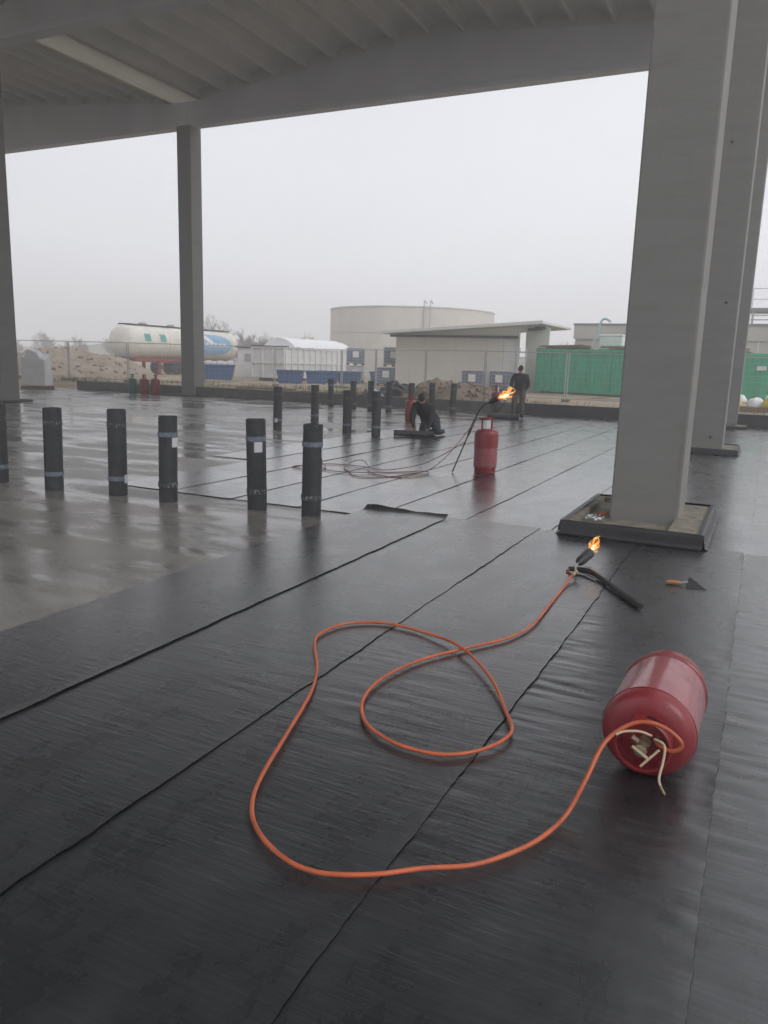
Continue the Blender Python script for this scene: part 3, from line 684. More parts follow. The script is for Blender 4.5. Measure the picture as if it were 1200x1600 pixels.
H2 = [(-3.80,11.63,.80),(-3.95,11.5,.86),(-4.05,11.36,.72),(-4.22,11.25,.45),(-4.4,11.1,.2),(-4.58,10.95,.05),(-4.75,10.6,.02),(-4.84,10.25,.02),(-5.1,9.95,.02),(-5.35,9.98,.02),(-5.6,10.3,.02),(-5.82,10.55,.03),(-5.88,10.95,.09),(-5.78,11.1,.1),(-5.55,10.85,.05),(-5.33,10.45,.03),(-5.05,10.25,.02),(-4.7,10.25,.02),(-4.5,10.55,.02),(-4.52,10.9,.03),(-4.68,11.0,.03),(-4.95,10.75,.02),(-5.35,10.3,.03),(-5.75,10.15,.03),(-6.05,10.3,.03),(-6.35,10.55,.06),(-6.4,10.75,.06),(-6.2,10.6,.03),(-6.0,10.2,.02),(-6.3,10.1,.02),(-6.6,10.3,.02),(-6.3,10.9,.02),(-5.7,10.9,.03),(-5.2,10.75,.03),(-4.8,11.1,.1),(-4.55,11.25,.22),(-4.3,11.33,.38),(-4.12,11.36,.5)]
tag(part('gas_hose', MB().tube(smoothpts(H2, 5), .0065, 8), M['hose_dirty'], None, 'all'), 'dirty orange hose coiled left of the standing red cylinder', 'hose')
H3 = [(-8.4,25.8,.3),(-8.2,24.9,.06),(-7.9,23.2,.02),(-8.3,22.0,.02),(-8.4,21.0,.02),(-8.9,20.3,.3),(-9.0,20.2,.7)]
tag(part('gas_hose', MB().tube(smoothpts(H3, 6), .006, 6), M['hose_dirty'], None, 'all'), 'thin dark hose on the floor between the two workers', 'hose')

# ------------------------------------------------------------------ people
def bulk(n):      # clothing thickens trunk and limbs, not hands or neck
    return 1.0 if (n[0] in 'LR' and len(n) > 1) or n in ('neck', 'skull', 'wrl', 'wrr') else (1.22 if n in ('belly', 'chest', 'pelvis') else 1.32)
def person(name, label, base, yaw, J, E, skinmap, extras):
    """J: joint -> ((u,v,z), radius); E: edges; grown as one surface with Skin + Subdivision"""
    names = list(J); idx = {n: i for i, n in enumerate(names)}
    me = bpy.data.meshes.new('skeleton'); me.from_pydata([J[n][0] for n in names], [(idx[a], idx[b]) for a, b in E], [])
    o = bpy.data.objects.new('skeleton', me); C.objects.link(o)
    o.modifiers.new('s', 'SKIN'); sm = o.modifiers.new('d', 'SUBSURF'); sm.levels = 1; sm.render_levels = 1
    for i, n in enumerate(names):
        r = J[n][1]; sv_ = me.skin_vertices[0].data[i]; sv_.radius = tuple(bulk(n)*q for q in (r if isinstance(r, tuple) else (r, r))); sv_.use_root = (n == 'pelvis')
    dg = bpy.context.evaluated_depsgraph_get(); dg.update()
    body = bpy.data.meshes.new_from_object(o.evaluated_get(dg)); bpy.data.objects.remove(o)
    body.materials.clear(); mats = ['jacket', 'jeans', 'skin', 'boot', 'glove', 'camo', 'hair']
    for k in mats: body.materials.append(M[k])
    vv = [Vector(J[n][0]) for n in names]
    segs = [(vv[idx[a]], vv[idx[b]], mats.index(skinmap.get(b, skinmap.get(a, 'jacket')))) for a, b in E]
    for p in body.polygons:
        c = p.center; best = 9; mi = 0
        for a, b, k in segs:
            ab = b-a; t_ = max(0, min(1, (c-a).dot(ab)/max(ab.length_squared, 1e-9))); d = (c-a-ab*t_).length
            if d < best: best, mi = d, k
        p.material_index = mi; p.use_smooth = True
    t = thing(name, label, 'person', base, yaw)
    link('body', body, t)
    extras(t); t.scale = (1.1, 1.1, 1.1) if 'kneeling' in label else (1, 1, 1)
    return t
def hand(J, E, wrist, key, d, side, curl):
    """palm and five bent fingers growing from the wrist joint"""
    wv = Vector(J[wrist][0]); d = Vector(d).normalized(); s_ = Vector(side).normalized(); n = d.cross(s_).normalized()
    J[key+'palm'] = (tuple(wv+d*.07), (.036, .02)); E.append((wrist, key+'palm'))
    for k, (off, ln) in enumerate(((-.03, .06), (-.01, .075), (.012, .07), (.032, .055))):
        a = wv+d*.105+s_*off; b = a+d*ln*.5+n*curl*.4*ln; c = b+d*ln*.25+n*curl*ln*.8
        for q, p, r in (('a', a, .0105), ('b', b, .0095), ('c', c, .008)): J[f'{key}f{k}{q}'] = (tuple(p), r)
        E += [(key+'palm', f'{key}f{k}a'), (f'{key}f{k}a', f'{key}f{k}b'), (f'{key}f{k}b', f'{key}f{k}c')]
    a = wv+d*.045-s_*.045; b = a+d*.035-s_*.018+n*curl*.02
    J[key+'ta'] = (tuple(a), .012); J[key+'tb'] = (tuple(b), .0095)
    E += [(key+'palm', key+'ta'), (key+'ta', key+'tb')]
def head_parts(t, c, face, up, hat):
    """head with face: skull, nose, ears, eyes, mouth; c centre, face/up unit vectors"""
    f = Vector(face).normalized(); u = Vector(up); u = (u-f*u.dot(f)).normalized(); s_ = f.cross(u); c = Vector(c)
    def W(x, y, z): return c + s_*x + f*y + u*z
    m_ = MB(); n, k = 16, 12; P = []
    for i in range(k+1):
        a = math.pi*i/k
        for j in range(n):
            b = 2*math.pi*j/n; x, y, z = math.sin(a)*math.cos(b), math.sin(a)*math.sin(b), math.cos(a)
            rx, ry = .074, .095
            if z < -.2: rx *= 1+.35*(z+.2); ry *= 1+.12*(z+.2)
            P.append(W(x*rx, y*ry+(.012 if z < -.3 and y > 0 else 0), z*.118))
    m_.add(P, [(i*n+j, i*n+(j+1) % n, (i+1)*n+(j+1) % n, (i+1)*n+j) for i in range(k) for j in range(n)])
    h = part('head', m_, M['skin'], t, 'all')
    part('nose', MB().hexa([W(-.014,.088,-.028), W(.014,.088,-.028), W(.010,.115,-.026), W(-.010,.115,-.026), W(-.007,.09,.018), W(.007,.09,.018), W(.005,.097,.012), W(-.005,.097,.012)]), M['skin'], h, True)
    for sg in (-1, 1):
        part('ear', MB().tube([W(sg*.07,-.005,-.03), W(sg*.08,-.01,0), W(sg*.075,-.01,.028)], [.008,.016,.01], 6), M['skin'], h, True)
        part('eye', MB().tube([W(sg*.03,.082,.004), W(sg*.03,.09,.004)], [.012,.006], 6), M['boot'], h, True)
    part('mouth', MB().tube([W(-.02,.093,-.058), W(0,.098,-.06), W(.02,.093,-.058)], .005, 5), M['glove'], h, True)
    prof = [(1.06, .25), (1.07, .5), (1.03, .75), (.8, .97), (.3, 1.1), (.02, 1.12)]; P = []
    for r, z in prof:
        for j in range(n):
            b = 2*math.pi*j/n; q = math.sqrt(max(0, 1-min(1, z*.85)**2))*r
            dip = -.28 if (math.sin(b) < -.1 and z < .3 and hat != 'cap') else 0
            P.append(W(math.cos(b)*.076*q, math.sin(b)*.098*q, (z+dip)*.118))
    hm = MB().add(P, [(i*n+j, i*n+(j+1) % n, (i+1)*n+(j+1) % n, (i+1)*n+j) for i in range(len(prof)-1) for j in range(n)])
    ht = part('cap' if hat == 'cap' else 'hair', hm, M['jacket'] if hat == 'cap' else M['hair'], t, 'all')
    if hat == 'cap':
        part('peak', MB().grid(8, 3, lambda a, b: W((a-.5)*.13, .085+.075*b*math.sqrt(max(0, 1-(2*a-1)**2*.8)), .035-.012*b)), M['jacket'], ht, 'all')
# directions as seen from the middle of the hall: u across, v towards the viewer
def kneeler():
    J = {'pelvis': ((.20,-.20,.30), (.15,.13)), 'belly': ((.14,-.08,.43), (.16,.13)), 'chest': ((.06,.06,.58), (.175,.135)), 'neckb': ((.02,.13,.68), (.075,.07)), 'neck': ((.0,.19,.72), .055), 'skull': ((-.01,.24,.77), .06),
         'shl': ((-.15,.10,.62), .075), 'ell': ((-.20,.24,.36), .052), 'wrl': ((-.14,.34,.17), .034),
         'shr': ((.19,.10,.60), .075), 'elr': ((.22,.24,.34), .052), 'wrr': ((.12,.36,.15), .034),
         'hipl': ((.10,-.17,.26), .105), 'knl': ((.02,.16,.075), .07), 'ankl': ((.22,-.25,.07), .045), 'toel': ((.27,-.36,.05), .04),
         'hipr': ((.30,-.19,.26), .105), 'knr': ((.34,.10,.075), .07), 'ankr': ((.46,-.26,.08), .045), 'toer': ((.50,-.36,.05), .04)}
    E = [('pelvis','belly'),('belly','chest'),('chest','neckb'),('neckb','neck'),('neck','skull'),('chest','shl'),('shl','ell'),('ell','wrl'),('chest','shr'),('shr','elr'),('elr','wrr'),
         ('pelvis','hipl'),('hipl','knl'),('knl','ankl'),('ankl','toel'),('pelvis','hipr'),('hipr','knr'),('knr','ankr'),('ankr','toer')]
    hand(J, E, 'wrl', 'L', (.15,.35,-.6), (1,0,0), .5); hand(J, E, 'wrr', 'R', (-.1,.35,-.6), (-1,0,0), .5)
    mp_ = {'neck': 'jacket', 'skull': 'skin', 'hipl': 'jeans', 'knl': 'jeans', 'ankl': 'jeans', 'hipr': 'jeans', 'knr': 'jeans', 'ankr': 'jeans', 'toel': 'boot', 'toer': 'boot'}
    for k in J:
        if k[0] in 'LR' and k[1:2] in 'pft': mp_[k] = 'glove'
    def ex(t): head_parts(t, (-.01,.29,.80), (-.12,.62,-.75), (0,.6,.7), 'hair')
    return person('person', 'kneeling worker in dark clothes bent over the end of a bitumen sheet', (-7.2, 16.78, .016), yawk, J, E, mp_, ex)
yawk = math.atan2(7.0, 16.7)          # faces back along the hall
# local axes: x across, -y towards viewer
def flipv(J): return {k: ((p[0][0], -p[0][1], p[0][2]), p[1]) for k, p in J.items()}
_person = person
def person(name, label, base, yaw, J, E, skinmap, extras):
    return _person(name, label, base, yaw, flipv(J), E, skinmap, extras)
_head = head_parts
def head_parts(t, c, face, up, hat):
    return _head(t, (c[0], -c[1], c[2]), (face[0], -face[1], face[2]), (up[0], -up[1], up[2]), hat)
kneeler()
KS = thing('bitumen_sheet', 'short black bitumen sheet with raised corner under the kneeling worker hands', 'roofing sheet', (-7.25, 16.36, .02), 0)
ks = MB().grid(24, 8, lambda u, v: (-.42+.98*u, -.12+.42*v, .012+.022*(1-abs(2*v-1))+.16*max(0, .42-u)**1.3*3.0*(1-.35*v)*.7 + .006*noise.noise((u*9, v*5, 2))))
part('sheet', ks, M['bitumen_cut'], KS, 'all', rot=(0, 0, yawk))
part('sheet_roll', MB().tube([(-.42,-.05,.07),(.52,-.05,.07)], .07, 14), M['roll'], KS, True, rot=(0, 0, yawk))

def stander():
    J = {'pelvis': ((.0,.0,.92), (.155,.12)), 'belly': ((-.01,.04,1.06), (.16,.125)), 'chest': ((-.01,.08,1.26), (.185,.135)), 'neckb': ((0,.13,1.43), (.075,.07)), 'neck': ((0,.16,1.48), .055), 'skull': ((0,.19,1.53), .06),
         'shl': ((-.20,.09,1.35), .08), 'ell': ((-.29,.16,1.10), .057), 'wrl': ((-.19,.33,.95), .036),
         'shr': ((.20,.09,1.35), .08), 'elr': ((.27,.05,1.08), .057), 'wrr': ((.19,.20,.92), .036),
         'hipl': ((-.10,0,.86), .11), 'knl': ((-.15,.07,.48), .075), 'ankl': ((-.17,-.03,.10), .05), 'toel': ((-.19,.14,.045), .042),
         'hipr': ((.10,0,.86), .11), 'knr': ((.10,.04,.48), .075), 'ankr': ((.12,-.06,.10), .05), 'toer': ((.12,.11,.045), .042)}
    E = [('pelvis','belly'),('belly','chest'),('chest','neckb'),('neckb','neck'),('neck','skull'),('chest','shl'),('shl','ell'),('ell','wrl'),('chest','shr'),('shr','elr'),('elr','wrr'),
         ('pelvis','hipl'),('hipl','knl'),('knl','ankl'),('ankl','toel'),('pelvis','hipr'),('hipr','knr'),('knr','ankr'),('ankr','toer')]
    hand(J, E, 'wrl', 'L', (.1,.5,-.3), (1,0,0), .9); hand(J, E, 'wrr', 'R', (-.25,.4,-.5), (-1,0,0), .7)
    mp_ = {'neck': 'jacket', 'skull': 'skin', 'hipl': 'camo', 'knl': 'camo', 'ankl': 'camo', 'hipr': 'camo', 'knr': 'camo', 'ankr': 'camo', 'toel': 'boot', 'toer': 'boot'}
    for k in J:
        if k[0] in 'LR' and k[1:2] in 'pft': mp_[k] = 'glove'
    def ex(t): head_parts(t, (0,.22,1.60), (-.25,.75,-.5), (0,.4,.9), 'cap')
    return person('person', 'standing worker in dark jacket and mottled trousers looking down at a roll', (-7.12, 24.55, .016), math.atan2(7.1, 24.6), J, E, mp_, ex)
stander()
HK = thing('unrolling_hook', 'dark metal rod held by the standing worker down to the roll', 'tool', (-7.12, 24.55, .016), math.atan2(7.1, 24.6))
part('rod', MB().tube([(-.19,-.43,.90),(-.45,-.5,.5),(-.72,-.52,.2),(-.95,-.5,.18)], .014, 8), M['dark_metal'], HK, True)

# ------------------------------------------------------------------ yard: fence
def fence_panel(a, b, label):
    a, b = Vector((*a, 0)), Vector((*b, 0)); d = b-a; ln = d.length-.06
    t = thing('fence_panel', label, 'fence', (a.x, a.y, GZ), math.atan2(d.y, d.x), 'temporary mesh fence panels round the yard')
    for x in (.03, ln): part('post', MB().tube([(x, 0, 0), (x, 0, 2.0)], .026, 8), M['steel'], t, True)
    for z in (.14, 1.98): part('rail', MB().tube([(.03, 0, z), (ln, 0, z)], .02, 6), M['steel'], t, True)
    wm = MB(); n = int(ln/.16)
    for i in range(1, n):
        x = .03+(ln-.03)*i/n; wm.tube([(x, .008, .15), (x, .008, 1.97)], .0028, 3, False)
    for i in range(1, 8):
        wm.tube([(.03, -.004, .14+.23*i), (ln, -.004, .14+.23*i)], .0028, 3, False)
    part('wire_mesh', wm, M['steel'], t)['kind'] = 'stuff'
    part('foot_block', MB().box(-.12, .16, -.35, .35, -.02, .13), M['concrete_rough'], t, bevel=.02)
FP = [(4.2, 32.6), (.6, 32.4), (-3.4, 32.2), (-7.3, 31.9), (-10.5, 31.0), (-13.6, 32.0), (-16.9, 33.6), (-20, 35.8), (-22.7, 33.6), (-25.9, 31.4), (-29.1, 29.9), (-32.6, 29.3), (-36.2, 29.0)]
FLAB = ['mesh fence panel far right beyond the sacks', 'mesh fence panel behind the yellow and white sacks', 'mesh fence panel in front of the green container, by the near column', 'mesh fence panel between the standing worker and the green container',
        'mesh fence panel in front of the two blue tote tanks', 'mesh fence panel behind the dirt heap', 'mesh fence panel before the grey wall left end', 'mesh fence panel before the stacked tote tanks',
        'mesh fence panel before the row of blue tubs', 'mesh fence panel right of the far left column', 'mesh fence panel in front of the tanker trailer', 'mesh fence panel in front of the rubble mound', 'leftmost mesh fence panel']
for i in range(len(FP)-1): fence_panel(FP[i+1], FP[i], FLAB[i])

# tote tanks
def tote(loc, rz, label, white=False, panel=True):
    t = thing('tote_tank', label, 'tote tank', loc, rz, 'caged tote tanks in the yard')
    part('bottle', MB().box(-.56, .56, -.46, .46, .16, 1.08), M['bottle_white' if white else 'bottle'], t, True, .07)
    part('lid', MB().lathe([(.1, 1.08), (.1, 1.13)], 14), M['white'], t, True)
    cg = MB()
    for z in (.2, .38, .56, .74, .92, 1.1):
        cg.tube([(-.59,-.49,z),(.59,-.49,z),(.59,.49,z),(-.59,.49,z),(-.59,-.49,z)], .011, 5)
    for i in range(7):
        x = -.59+1.18*i/6
        for y in (-.495, .495): cg.tube([(x,y,.14),(x,y,1.11)], .01, 5)
    for i in range(1, 5):
        y = -.49+.98*i/5
        for x in (-.595, .595): cg.tube([(x,y,.14),(x,y,1.11)], .01, 5)
    part('cage', cg, M['steel'], t, True)
    part('top_frame', MB().box(-.6,.6,-.5,-.44,1.105,1.15).box(-.6,.6,.44,.5,1.105,1.15).box(-.6,-.54,-.44,.44,1.105,1.15).box(.54,.6,-.44,.44,1.105,1.15), M['white'], t)
    pl = MB()
    for x in (-.5, 0, .5): pl.box(x-.09, x+.09, -.49, .49, 0, .11)
    pl.box(-.6, .6, -.5, .5, .11, .14); part('pallet', pl, M['dark_metal'], t)
    if panel: part('sign_plate', MB().box(-.2, .2, -.512, -.503, .5, .9), M['white'], t)
    return t
tote((-14.5, 40.9, GZ), R(6), 'blue caged tote tank on the left of two before the grey wall')
tote((-13.05, 41.3, GZ), R(2), 'blue caged tote tank on the right of two before the grey wall')
tote((-24.8, 46.2, GZ), R(28), 'whitish tote tank at the bottom of the stack beside the blue tubs', True)
tote((-24.8, 46.2, GZ+1.16), R(30), 'blue tote tank on top of the stack beside the blue tubs')
tote((-20.75, 42.6, GZ), R(25), 'blue tote tank at the corner of the grey wall, lower one')
tote((-20.55, 43.2, GZ+1.16), R(25), 'blue tote tank at the corner of the grey wall, upper one')

# blue tubs
def tub(loc, rz, label, sx=1.4, sy=1.0, h=.78):
    t = thing('plastic_tub', label, 'tub', loc, rz, 'blue plastic tubs in the yard')
    def ring(k, z, o=0): return [(-sx/2*k-o, -sy/2*k-o, z), (sx/2*k+o, -sy/2*k-o, z), (sx/2*k+o, sy/2*k+o, z), (-sx/2*k-o, sy/2*k+o, z)]
    P = ring(.84, .05)+ring(1, h)+ring(.97, h)+ring(.81, .09)
    m_ = MB().add(P, [(0,3,2,1)]+[(i, (i+1) % 4, 4+(i+1) % 4, 4+i) for i in range(4)]+[(4+i, 4+(i+1) % 4, 8+(i+1) % 4, 8+i) for i in range(4)]+[(8+i, 8+(i+1) % 4, 12+(i+1) % 4, 12+i) for i in range(4)]+[(12,13,14,15)])
    part('tub_body', m_, M['blue'], t)
    part('rim', MB().hexa(ring(1, h-.09, .03)+ring(1, h+.01, .045)), M['blue'], t, bevel=.01) if False else None
    rm = MB(); q = ring(1, h-.03, .025)
    for i in range(4): rm.bar(q[i], q[(i+1) % 4], .05, .08)
    part('rim', rm, M['blue'], t)
    for i in range(5):
        x = -.4+.2*i; part('rib', MB().bar((x*sx*.86, -sy/2*.86-.01, .1), (x*sx, -sy/2-.01, h-.06), .05, .03), M['blue'], t)
    for x in (-.3, .3): part('foot', MB().box(x*sx-.06, x*sx+.06, -sy*.38, sy*.38, 0, .07), M['blue'], t)
    return t
tub((-24.55, 37.9, GZ), R(24), 'blue plastic tub nearest the front of the row by the white container', 1.45, 1.1, .8)
tub((-24.0, 39.9, GZ), R(30), 'blue plastic tub second in the row by the white container', 1.3)
tub((-24.1, 41.4, GZ), R(26), 'blue plastic tub third in the row by the white container', 1.3)
tub((-23.1, 42.3, GZ), R(20), 'blue plastic tub fourth in the row, before the stacked tote tanks', 1.4)
tub((-22.6, 45.6, GZ), R(12), 'blue plastic tub right of the stacked tote tanks', 1.2)
tub((-30.9, 39.2, GZ), R(33), 'large blue tub with white lids right of the far left column', 2.3, 1.2, .95)
cv = thing('stack_of_lids', 'white lids piled on the large blue tub', 'lids', (-30.9, 39.2, GZ+.95), R(33))
for k in range(6): part('lid', MB().box(-.9+.33*k, -.62+.33*k, -.5, .5, .0, .2+.04*(k % 2)), M['tarp'], cv, bevel=.04)

# white roll-off container with arched tarp
WC = thing('white_container', 'white ribbed waste container with arched white tarp cover', 'container', (-27.4, 41.6, GZ), 0)
part('shell', MB().box(-2.5, 0, 0, 9.0, .2, 2.1), M['white'], WC)
part('skid', MB().box(-2.0, -1.8, .1, 8.9, 0, .2).box(-.7, -.5, .1, 8.9, 0, .2), M['dark_metal'], WC)
for i in range(4): part('end_post', MB().box(-2.52+.82*i-.0, -2.52+.82*i+.1, -.09, 0, .2, 2.12), M['white'], WC)
for z in (.22, 1.12, 2.06): part('end_rail', MB().box(-2.5, .0, -.07, -.001, z, z+.1), M['white'], WC)
for i in range(13): part('side_post', MB().box(.001, .09, .02+.735*i, .13+.735*i, .2, 2.12), M['white'], WC)
for z in (.22, 1.12, 2.06): part('side_rail', MB().box(.001, .07, 0, 9.0, z, z+.1), M['white'], WC)
tarp = MB().grid(14, 30, lambda u, v: (-2.5+2.5*u, 1.2+7.8*v, 2.16+.62*math.sin(math.pi*u)**.8+.04*math.sin(v*30)))
tarp.add([(-2.5+2.5*i/14, 1.2, 2.16+.62*math.sin(math.pi*i/14)**.8) for i in range(15)], [tuple(range(15))])
part('tarp', tarp, M['tarp'], WC, True)
part('tarp_bar', MB().bar((-2.7, .3, 2.2), (.1, .3, 2.2), .07, .07), M['dark_metal'], WC)
WS = thing('white_cabinet', 'small white cabinet left of the white waste container', 'cabinet', (-31.4, 43.6, GZ), R(20))
part('cabinet_body', MB().box(-.8, .8, -.5, .5, .1, 2.1), M['white'], WS, bevel=.02); part('lid', MB().box(-.95, .95, -.6, .6, 2.1, 2.2), M['dark_metal'], WS); part('vent', MB().box(-.3, .3, -.52, -.5, 1.2, 1.7), M['steel'], WS)

# white wrapped pallet at the far left
PW_ = thing('wrapped_pallet', 'white wrapped pallet load beside the leftmost column', 'pallet', (-30.6, 25.6, 0), R(30))
pm_ = MB().hexa([(-.55,-.5,.14),(.55,-.5,.14),(.55,.5,.14),(-.55,.5,.14),(-.53,-.48,1.45),(.53,-.48,1.35),(.5,.47,1.6),(-.52,.47,1.75)])
part('wrapped_load', pm_, M['white'], PW_, bevel=.06); part('wrapped_top', MB().hexa([(-.4,-.4,1.45),(.35,-.4,1.4),(.3,.3,1.55),(-.4,.3,1.65),(-.3,-.3,1.8),(.1,-.3,1.7),(.1,.2,1.75),(-.3,.2,1.85)]), M['tarp'], PW_, bevel=.05)
part('pallet_base', MB().box(-.6,.6,-.5,-.4,0,.13).box(-.6,.6,-.05,.05,0,.13).box(-.6,.6,.4,.5,0,.13), M['timber'], PW_)

# tanker trailer
TK = thing('tanker_trailer', 'cream tank semi trailer with blue oval emblem on a red chassis', 'trailer', (-41.5, 42.0, GZ), 0)
rt, zc, Lk = 1.2, 2.32, 12.2
pr = [(.02, -.42), (.5, -.37), (.85, -.24), (1.1, -.06), (rt, .12), (rt, Lk*.5), (rt-.05, Lk-.1), (1.0, Lk+.1), (.6, Lk+.28), (.02, Lk+.34)]
tb = part('tank_barrel', MB().lathe(pr, 48, 'y', (0, 0, zc)), M['tank_white'], TK, True)
for y in (.15, 1.9, 3.8, 5.7, 7.6, 9.5, 11.4):
    part('band', MB().lathe([(rt+.002, y), (rt+.018, y+.01), (rt+.018, y+.07), (rt+.002, y+.08)], 48, 'y', (0, 0, zc), cap=False), M['tank_white'], TK, True)
def patch(y0, y1, a0, a1, off, m_, nm, shape=None, par=None):
    def fn(u, v):
        y = y0+(y1-y0)*u; k = 1
        if shape: k = shape(u)
        am, ah = (a0+a1)/2, (a1-a0)/2; a = R(am+ah*(2*v-1)*k)
        return ((rt+off)*math.cos(a), y, zc+(rt+off)*math.sin(a))
    return part(nm, MB().grid(24, 12, fn), m_, par or TK, 'all')
lg = patch(6.2, 11.3, -38, 44, .022, M['sky_blue'], 'emblem', lambda u: 1 if u < .55 else math.sqrt(max(.0, 1-((u-.55)/.45)**2)))
patch(6.6, 11.0, -2, 2, .028, M['white'], 'emblem_stripe', None, lg)
for k in range(6):
    patch(7.3+.55*k, 7.65+.55*k, -3, 9, .034, M['white'], 'emblem_letter', None, lg)
dg_ = MB().grid(16, 3, lambda u, v: ((rt+.034)*math.cos(R(8+34*u)), 8.3-1.1*u+.7*v, zc+(rt+.034)*math.sin(R(8+34*u)))); part('emblem_swoosh', dg_, M['white'], lg, 'all')
for y in (1.15, 2.75): patch(y, y+.62, 4, 30, .02, M['teal'], 'placard')
part('catwalk', MB().box(-.35, .35, .1, Lk-.2, zc+rt+.0, zc+rt+.08), M['dark_metal'], TK)
for y in (2.2, 5.2, 8.4): part('manhole', MB().lathe([(.3, 0), (.3, .1), (.2, .16)], 16, 'z', (0, y, zc+rt+.08)), M['steel'], TK, True)
part('chassis_rail', MB().hexa([(.35,-.2,.95),(.5,-.2,.95),(.5,11.8,.72),(.35,11.8,.72),(.35,-.2,1.22),(.5,-.2,1.22),(.5,11.8,1.15),(.35,11.8,1.15)]), M['rust_red'], TK)
part('chassis_rail', MB().hexa([(-.5,-.2,.95),(-.35,-.2,.95),(-.35,11.8,.72),(-.5,11.8,.72),(-.5,-.2,1.22),(-.35,-.2,1.22),(-.35,11.8,1.15),(-.5,11.8,1.15)]), M['rust_red'], TK)
part('side_skirt', MB().box(.9, 1.0, .3, 5.0, 1.0, 1.14), M['rust_red'], TK)
for y in (.3, 1.6, 2.9, 4.2): part('bracket', MB().box(.5, .95, y, y+.12, .98, 1.12), M['rust_red'], TK)
for x in (-.75, .75): part('landing_leg', MB().box(x-.09, x+.09, 2.9, 3.1, 0, 1.1).box(x-.2, x+.2, 2.8, 3.2, 0, .05), M['rust_red'], TK)
for y in (4.6, 5.95, 7.3):
    for x in (-1.0, 1.0):
        wh = part('wheel', MB().lathe([(.28, -.17), (.48, -.17), (.52, -.1), (.52, .1), (.48, .17), (.28, .17)], 28, 'x', (x, y, .52)), M['rubber'], TK, True)
        part('rim', MB().lathe([(.05, -.1), (.27, -.12), (.29, .15), (.22, .1), (.05, .12)], 20, 'x', (x, y, .52)), M['steel'], wh, True)
part('rear_box', MB().box(-.7, .7, -.35, -.1, .95, 1.2), M['dark_metal'], TK)

# rubble mound
def mound(name, label, c, rx, ry, h, mat, seed, n=44, cat='mound'):
    t = thing(name, label, cat, (c[0], c[1], GZ-.05))
    def fn(u, v):
        x, y = 2*u-1, 2*v-1; d = math.sqrt(x*x+y*y); e = max(0, 1-d**1.7)**.8 if d < 1 else 0
        nz = noise.fractal((x*2.2+seed, y*2.2, seed), .9, 2.1, 5)
        return (x*rx*1.05, y*ry*1.05, h*e*(1+.45*nz)+.08*noise.noise((x*9, y*9, seed))*(e > 0))
    part('heap', MB().grid(n, n, fn), mat, t, 'all')
    rn = random.Random(int(seed*10)); rk = MB()
    for k in range(150):
        a, d = rn.uniform(0, 6.28), math.sqrt(rn.random())*.95; x, y = math.cos(a)*d, math.sin(a)*d
        s_ = rn.uniform(.05, .16)*(h/1.8)**.5; z = fn((x+1)/2, (y+1)/2)[2]
        M3 = Matrix.Rotation(rn.uniform(0, 6), 3, Vector((rn.gauss(0,1), rn.gauss(0,1), rn.gauss(0,1))).normalized())
        P = [M3 @ Vector((sx*s_*rn.uniform(.6,1.2), sy*s_*rn.uniform(.5,1), sz*s_*rn.uniform(.4,.8))) + Vector((x*rx*1.05, y*ry*1.05, z)) for sx, sy, sz in ((-1,-1,-1),(1,-1,-1),(1,1,-1),(-1,1,-1),(-1,-1,1),(1,-1,1),(1,1,1),(-1,1,1))]
        rk.hexa(P)
    part('stones', rk, M['stone'], t)['kind'] = 'stuff'
    return t
mound('rubble_mound', 'long brown rubble mound left of the tanker trailer', (-43.2, 37.4), 7.5, 5.2, 1.75, M['rubble'], 3.3)
mound('rubble_mound', 'lower brown earth bank at the far left behind the fence', (-41.5, 32.8), 5.0, 3.2, 1.2, M['rubble'], 8.1)
mound('dirt_heap', 'low heap of dug earth behind the far rolls', (-11.0, 28.6), 2.4, 1.0, .75, M['rubble'], 5.2, 30, 'heap')
mound('dirt_heap', 'flat spill of earth between kerb and fence near the standing worker', (-9.2, 28.8), 1.6, .9, .3, M['rubble'], 6.7, 24, 'heap')
BP = thing('plastic_sheet_heap', 'crumpled black and white plastic sheeting behind the far rolls', 'plastic', (-13.4, 28.6, GZ))
part('black_sheet', MB().grid(18, 14, lambda u, v: (-.9+1.8*u, -.6+1.2*v, .62*max(0, 1-((2*u-1)**2+(2*v-1)**2)*.9)*(1+.7*noise.noise((u*4, v*4, 4)))+.05*noise.noise((u*12, v*12, 1)))), M['black_plastic'], BP)
part('white_sheet', MB().grid(14, 8, lambda u, v: (-1.4+1.1*u, -.75+.5*v, .05+.3*max(0, 1-(2*u-1)**2)*(1+noise.noise((u*5, v*5, 9)))*.7+.06*noise.noise((u*14, v*10, 2)))), M['plastic_white'], BP)
for k, (x, y, l_, rz, lb) in enumerate(((-17.5, 28.2, 3.2, .05, 'long timber board lying behind the kerb left of the rolls'), (-15.2, 29.2, 2.6, -.1, 'timber board lying before the plastic heap'), (-20.5, 29.6, 3.0, .08, 'timber board lying in the weeds right of the far left column'))):
    tag(part('board', MB().box(-l_/2, l_/2, -.1, .1, 0, .07), M['timber'], None, bevel=.006, loc=(x, y, GZ+.03), rot=(0, 0, rz)), lb, 'board')

